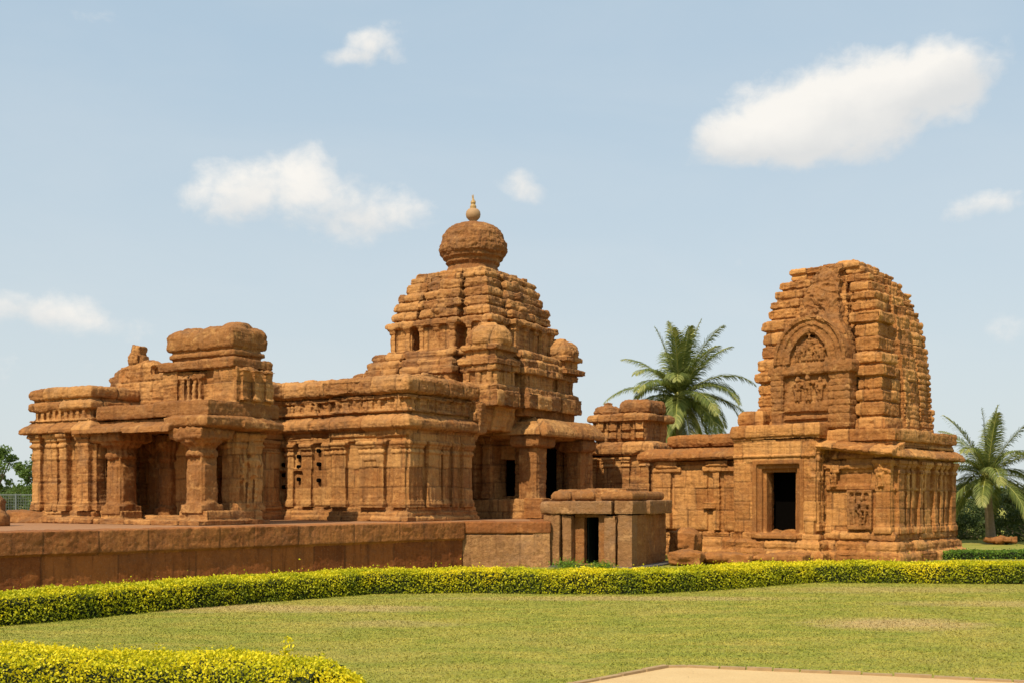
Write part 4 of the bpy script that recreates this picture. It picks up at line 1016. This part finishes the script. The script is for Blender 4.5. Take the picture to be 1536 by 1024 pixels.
# ------------------------------------------------------------ hedges
def hedge(name, path, width, height, dens, lab, mat=HEDGE, leaf=.034, yellow=.62, sprig=None, endcap=False):
    P = np.array(path, float); seg = np.linalg.norm(np.diff(P, axis=0), axis=1); cum = np.concatenate([[0], np.cumsum(seg)]); L = cum[-1]
    r = empty(name, (float(P[len(P)//2][0]), float(P[len(P)//2][1]), 0), label=lab, cat='hedge')
    o0 = np.array([r.location.x, r.location.y, 0])
    def pos(t, u):   # t along, u across 0..width (away from the camera)
        x = np.interp(t, cum, P[:, 0]); y = np.interp(t, cum, P[:, 1])
        e = .25; dx = np.interp(t+e, cum, P[:, 0])-np.interp(t-e, cum, P[:, 0]); dy = np.interp(t+e, cum, P[:, 1])-np.interp(t-e, cum, P[:, 1])
        l = np.hypot(dx, dy)+1e-9; nx, ny = -dy/l, dx/l
        return x+nx*u, y+ny*u
    per = width+2*height; n = int(L*per*dens)
    t = RNG.uniform(0, L, n); c = RNG.uniform(0, per, n)
    u = np.where(c < height, 0, np.where(c < height+width, c-height, width)); z = np.where(c < height, c, np.where(c < height+width, height, per-c))
    # round the shoulders
    ku = (u-width/2)/(width/2); kz = z/height
    f = 1-.16*np.clip(np.abs(ku)+kz-1.35, 0, 1)
    lump = fbm(np.stack([t*1.6, u*1.6+z*1.6, np.zeros(n)+len(name)], 1), 3)*.20+fbm(np.stack([t*7, u*7+z*5, np.ones(n)], 1), 2)*.08
    dep = RNG.exponential(.035, n)
    sc = f*(1+lump*.55)-dep/width*1.2
    u2 = width/2+(u-width/2)*sc+RNG.normal(0, .014, n); z2 = z*(f*(1+lump*.6)-np.where(kz > .95, dep*1.2, 0))+RNG.normal(0, .012, n)
    z2 = z2+np.where(RNG.random(n) < .06, RNG.exponential(.02, n), 0)*(kz > .9)+.03*np.clip(fbm(np.stack([t*9, u*9, t*0], 1), 2), 0, 1)*(kz > .9)
    if endcap:
        k = np.clip((L-t)/.5, 0, 1)**.5; u2 = width/2+(u2-width/2)*k; z2 = z2*(.55+.45*k)
    x, y = pos(t, u2); Q = np.stack([x, y, np.maximum(z2, .01)], 1)-o0
    V = leaves(Q, leaf, aspect=.62, up=.3)
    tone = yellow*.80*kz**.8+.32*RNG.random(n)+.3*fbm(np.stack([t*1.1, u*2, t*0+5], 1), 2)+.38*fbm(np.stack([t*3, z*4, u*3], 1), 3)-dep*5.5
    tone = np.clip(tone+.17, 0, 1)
    # solid near-black core inside the leaves
    ts = np.linspace(.04, L-(.3 if endcap else .04), max(8, int(L/.25))); vs = []; fs = []
    prof = [(.07, 0), (.07, height*.70), (.16, height*.86), (width-.16, height*.86), (width-.07, height*.70), (width-.07, 0)]
    for tt in ts:
        j = 1+.04*math.sin(tt*5)
        for (a, zz_) in prof:
            X, Y = pos(np.array([tt]), np.array([a])); vs.append((X[0]-o0[0], Y[0]-o0[1], zz_*j))
    m = len(prof)
    for i in range(len(ts)-1):
        for k in range(m-1): fs.append((i*m+k, i*m+k+1, (i+1)*m+k+1, (i+1)*m+k))
    fs.append(tuple(range(m))); fs.append(tuple((len(ts)-1)*m+k for k in range(m-1, -1, -1)))
    raw('dark_core', vs, fs, CORE, r)
    if sprig:
        (sx, sy, h0, h1) = sprig; q = []
        for k in range(90):
            z = h0+(h1-h0)*random.random(); q.append((sx+.05*math.sin(z*9)+random.gauss(0, .014+.010*(1+math.sin(z*40))), sy+random.gauss(0, .02), z))
        q = np.array(q)-o0; V = np.concatenate([V, leaves(q, .03, aspect=.6)]); tone = np.concatenate([tone, RNG.uniform(.6, 1, len(q))])
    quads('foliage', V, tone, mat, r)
    return r
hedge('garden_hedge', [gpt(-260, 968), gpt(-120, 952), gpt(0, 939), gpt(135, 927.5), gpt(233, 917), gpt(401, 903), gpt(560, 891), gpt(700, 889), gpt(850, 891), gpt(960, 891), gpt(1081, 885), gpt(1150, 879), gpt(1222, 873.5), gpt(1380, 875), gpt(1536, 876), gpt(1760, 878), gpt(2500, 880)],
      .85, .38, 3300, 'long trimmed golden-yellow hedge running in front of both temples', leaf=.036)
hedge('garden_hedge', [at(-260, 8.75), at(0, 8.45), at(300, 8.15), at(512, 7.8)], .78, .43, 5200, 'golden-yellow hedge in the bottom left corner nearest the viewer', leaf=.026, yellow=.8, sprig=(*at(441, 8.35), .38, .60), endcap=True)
hedge('garden_hedge', [at(1380, 29.6), at(1470, 29.8), at(1700, 30.2)], .8, .20, 1600, 'dark green low hedge at the right edge beyond the yellow hedge', mat=HEDGE_G, leaf=.05, yellow=.5)
def tuft(px, d, rad, h, lab):
    x, y = at(px, d); r = empty('weed_tuft', (x, y, 0), label=lab, cat='plant', group='green weeds at the foot of the small shrine')
    n = 900; P = RNG.normal(size=(n, 3))*np.array([rad*.4, rad*.3, h*.22])+np.array([0, 0, h*.62]); P[:, 2] = np.clip(P[:, 2], .01, None)
    quads('foliage', leaves(P, .05, aspect=.4), np.clip(RNG.uniform(.3, 1, n), 0, 1), HEDGE_G, r)
    b = B(); 
    for k in range(5): b.tbox((random.gauss(0, rad*.15), random.gauss(0, rad*.1), h*.3), (.012, .012, h*.6), (random.uniform(-20, 20), random.uniform(-20, 20), 0))
    rawb('stem', b, BARK, r)
tuft(852, 24.6, .40, .26, 'left tuft of green weeds under the doorway of the small shrine'); tuft(900, 24.6, .36, .22, 'right tuft of green weeds under the doorway of the small shrine')

# ------------------------------------------------------------ palms
def palm(px, d, zc, rl, lab, seed, nf=30, lean=0.0, trunk_r=.13, hang=125):
    rng = np.random.default_rng(seed); x, y = at(px, d)
    r = empty('palm_tree', (x, y, 0), label=lab, cat='palm tree')
    b = B(); n = 40; vs = []; fs = []; m = 12
    for i in range(n+1):
        t = i/n; z = zc*t; rr = trunk_r*(1.35-.45*t+(.35*math.exp(-t*9)))*(1+.05*(i % 2)); cx = lean*(1-t)**1.5
        for k in range(m): a = 2*math.pi*k/m; vs.append((cx+rr*math.cos(a), rr*math.sin(a), z))
    for i in range(n):
        for k in range(m): fs.append((i*m+k, i*m+(k+1) % m, (i+1)*m+(k+1) % m, (i+1)*m+k))
    fs.append(tuple(n*m+k for k in range(m)))
    raw('trunk', vs, fs, BARK, r, True)
    bb = B(); bb.ell((0, 0, zc), (trunk_r*1.7, trunk_r*1.7, trunk_r*2.4)); rawb('crown_heart', bb, RACHIS, r, True)
    if True:
        for k in range(6):
            a = k*1.05; bb2 = B(); bb2.ell((trunk_r*1.9*math.cos(a), trunk_r*1.9*math.sin(a), zc-trunk_r*1.6), (.10, .10, .12)); rawb('coconut', bb2, RACHIS, r, True)
    for f in range(nf):
        az = f*2.39996+rng.normal(0, .15)
        el = R(86-hang*((f+.5)/nf)**.95)+rng.normal(0, .07)         # from upright spears to hanging skirts
        L = rl*rng.uniform(.88, 1.1)*(1.0 if el > -.2 else .92)
        ns = 26; p = np.zeros((ns+1, 3)); dirv = np.array([math.cos(az)*math.cos(el), math.sin(az)*math.cos(el), math.sin(el)]); p[0] = (0, 0, zc)
        g = (.030 if el > .9 else .055)*rng.uniform(.8, 1.3)
        T_ = []
        for i in range(ns):
            dirv = dirv+np.array([0, 0, -g*(.35+1.5*i/ns)]); dirv /= np.linalg.norm(dirv); T_.append(dirv.copy()); p[i+1] = p[i]+dirv*L/ns
        T_.append(T_[-1]); T_ = np.array(T_)
        side = np.cross(T_, [0, 0, 1.0]); side += np.array([math.sin(az), -math.cos(az), 0])*.02; side /= np.linalg.norm(side, axis=1)[:, None]
        upv = np.cross(side, T_)
        # rib tube
        vs = []; fs = []
        for i in range(ns+1):
            w = .022*(1.25-i/ns)*(rl/2.6)
            for (a, c) in ((1, 0), (0, 1), (-1, 0), (0, -1)): vs.append(p[i]+side[i]*w*a+upv[i]*w*c*.6)
        for i in range(ns):
            for k in range(4): fs.append((i*4+k, i*4+(k+1) % 4, (i+1)*4+(k+1) % 4, (i+1)*4+k))
        rib = raw('frond', vs, fs, RACHIS, r)
        nl = 92; V = []; tn = []
        old = el < -.35
        for k in range(nl):
            t = .10+.90*k/nl; q = t*ns; i = min(int(q), ns-1); w_ = q-i; P0 = p[i]*(1-w_)+p[i+1]*w_
            for sg in (-1, 1):
                ll = rl*.23*(math.sin(math.pi*min(1, .16+.84*t)**.85)**.55*.9+.12)*rng.uniform(.82, 1.12)
                dv = side[i]*sg*.85+T_[i]*(.55+.5*t)+upv[i]*rng.uniform(.05, .35); dv /= np.linalg.norm(dv)
                dd = dv+np.array([0, 0, -rng.uniform(.35, .7)]); dd /= np.linalg.norm(dd)
                de = dd+np.array([0, 0, -rng.uniform(.4, .9)]); de /= np.linalg.norm(de)
                P1 = P0+dv*ll*.35; P2 = P1+dd*ll*.4; P3 = P2+de*ll*.28
                wv = np.cross(dv, upv[i]); wv /= (np.linalg.norm(wv)+1e-9); wv = wv*.7+T_[i]*.5; wv /= np.linalg.norm(wv)
                ww = .0155*(rl/2.6)
                V.append([P0-wv*ww*.5, P0+wv*ww*.5, P1+wv*ww, P1-wv*ww]); V.append([P1-wv*ww, P1+wv*ww, P2+wv*ww*.7, P2-wv*ww*.7]); V.append([P2-wv*ww*.7, P2+wv*ww*.7, P3, P3-wv*ww*.1])
                tn += [np.clip(rng.normal(.42+.25*(t > .8), .16), 0, 1)]*3
        quads('leaflets', np.array(V), np.array(tn), DRYF if old and rng.random() < .45 else PALM, rib)
palm(1019, 60, 6.75, 4.2, 'tall coconut palm rising between the two temples', 5, 42, trunk_r=.17)
palm(1481, 40, 2.32, 2.45, 'shorter coconut palm at the right edge behind the temple', 9, 28, lean=.15, trunk_r=.12, hang=106)

# ------------------------------------------------------------ trees, bushes, fence
def tree(name, px, d, h, cr, lab, seed, n=5200, base=.45, leaf=.16, mat=TREE, cat='tree', trunk=True, flat=1.0, group=None):
    rng = np.random.default_rng(seed); rd = random.Random(seed); x, y = at(px, d)
    r = empty(name, (x, y, 0), label=lab, cat=cat, group=group)
    cl = []
    m = 26
    for k in range(m):
        a = rd.uniform(0, 6.28); q = rd.random()**.5; z = rd.uniform(base, 1)
        w = math.sqrt(max(.05, 1-((z-(base+1)/2)/((1-base)/2*1.08))**2))
        cl.append((cr*q*w*math.cos(a), cr*q*w*math.sin(a), h*z*.93, cr*rd.uniform(.2, .38)))
    cl = np.array(cl)
    i = rng.integers(0, m, n); dirs = rng.normal(size=(n, 3)); dirs /= np.linalg.norm(dirs, axis=1)[:, None]
    rad = cl[i, 3]*(rng.random(n)**.45)
    P = cl[i, :3]+dirs*rad[:, None]*np.array([1, 1, .75*flat]); P += fbm(P*2.2, 2)[:, None]*.12*cr
    P[:, 2] = np.clip(P[:, 2], .03, None)
    tone = np.clip(.45+.3*fbm(P*1.1, 2)+rng.normal(0, .16, n), 0, 1)
    quads('crown', leaves(P, leaf, rng, .6), tone, mat, r)
    b = B(); tr = h*.028
    def limb(p0, p1, r0, r1):
        p0 = Vector(p0); p1 = Vector(p1); ax = (p1-p0).normalized(); s_ = ax.orthogonal().normalized(); t_ = ax.cross(s_); vs = []
        for (p, rr) in ((p0, r0), (p1, r1)):
            for k in range(7): a = 2*math.pi*k/7; vs.append(tuple(p+s_*rr*math.cos(a)+t_*rr*math.sin(a)))
        b.add(vs, [(k, (k+1) % 7, 7+(k+1) % 7, 7+k) for k in range(7)]+[tuple(range(6, -1, -1)), tuple(range(7, 14))])
    top = (0, 0, h*(base+.12)); limb((0, 0, -.05), top, tr*1.3, tr*.8)
    for k in range(0, m, 3): limb((0, 0, h*base*rd.uniform(.6, 1.0)), cl[k, :3], tr*.55, tr*.15)
    rawb('trunk' if cat == 'tree' else 'stem', b, BARK, r)
tree('shade_tree', -8, 62, 4.5, 1.15, 'leafy green tree at the far left edge of the picture', 1, 4500, .50, .13)
tree('shade_tree', 64, 66, 4.8, 1.35, 'leafy green tree showing just left of the end block of the left temple', 2, 7000, .18, .15)
tree('shade_tree', 26, 78, 2.2, 1.9, 'low light-green tree between the two taller trees at far left', 3, 3500, .15, .15)
for k, (px, d, h, cr, lab) in enumerate(((12, 50, 1.7, 1.4, 'round green bush at the far left behind the wire fence'), (-60, 52, 2.0, 2.2, 'wide bush left of the picture edge behind the fence'))):
    tree('garden_bush', px, d, h, cr, lab, 20+k, 3500, .2, .11, BUSH, 'bush')
for k, (px, d, h, cr, lab) in enumerate(((1440, 44, 1.45, 1.5, 'bush between the right temple and the right palm'), (1466, 46, 1.25, 1.2, 'low bush just left of the right palm trunk'), (1512, 45, 1.7, 1.3, 'brown-green bush right of the palm trunk'), (1545, 42, 2.0, 1.6, 'tallest dark bush at the right edge of the picture'), (1590, 47, 1.9, 2.0, 'bush past the right edge of the picture'))):
    tree('garden_bush', px, d, h, cr, lab, 30+k, 5000, .05, .10, BUSH, 'bush')
def treeline():
    rng = np.random.default_rng(5); n = 26000; x = rng.uniform(-190, 260, n); top = 3.0+1.6*fbm(np.stack([x*.12, x*0, x*0], 1), 4)
    P = np.stack([x, 170+rng.uniform(-4, 4, n), rng.random(n)**.7*top], 1)
    o = quads('distant_woods', leaves(P, 1.0, rng, .7), np.clip(rng.normal(.4, .2, n), 0, 1), BUSH)
    tag(o, 'far line of low woods on the horizon behind everything', 'woods', kind='stuff')
treeline()
def fence():
    x, y = at(20, 47); r = empty('wire_fence', (x, y, 0), label='grey wire mesh fence with posts in front of the far left trees', cat='fence')
    for k in range(7):
        b = B(); b.box(-7.5+k*1.9-.03, -7.5+k*1.9+.03, -.03, .03, 0, 1.75); rawb('post', b, METAL, r)
    b = B()
    for k in range(115): b.box(-7.5+k*.1, -7.5+k*.1+.010, -.005, .005, .1, 1.68)
    for k in range(14): b.box(-7.5, 3.9, -.012, -.006, .12+k*.12, .132+k*.12)
    b.box(-7.5, 3.9, -.02, .02, 1.68, 1.72)
    rawb('wire_mesh', b, METAL, r)
    o = raw('dirt_track', [(-60, 24, .01), (-11, 24, .01), (-9, 44, .01), (-60, 44, .01)], [(0, 1, 2, 3)], SAND); tag(o, kind='structure')
fence()
def stoneheap():
    x, y = at(1483, 39.2)
    for k in range(1):
        b = B(); rd = random.Random(4)
        for i in range(11): b.tbox((rd.gauss(0, .28), rd.gauss(0, .2), .1+rd.random()*.1), (rd.uniform(.15, .4), .25, rd.uniform(.12, .25)), (rd.uniform(-20, 20), rd.uniform(-20, 20), rd.uniform(0, 90)))
        o = stone('rubble_mound', b, ST, None, course=None, amp=1.2, voxel=.04); o.location = (x+.25, y, 0)
        tag(o, 'low mound of reddish rubble at the foot of the right palm', 'rubble')
stoneheap()
print('stone verts', NV)
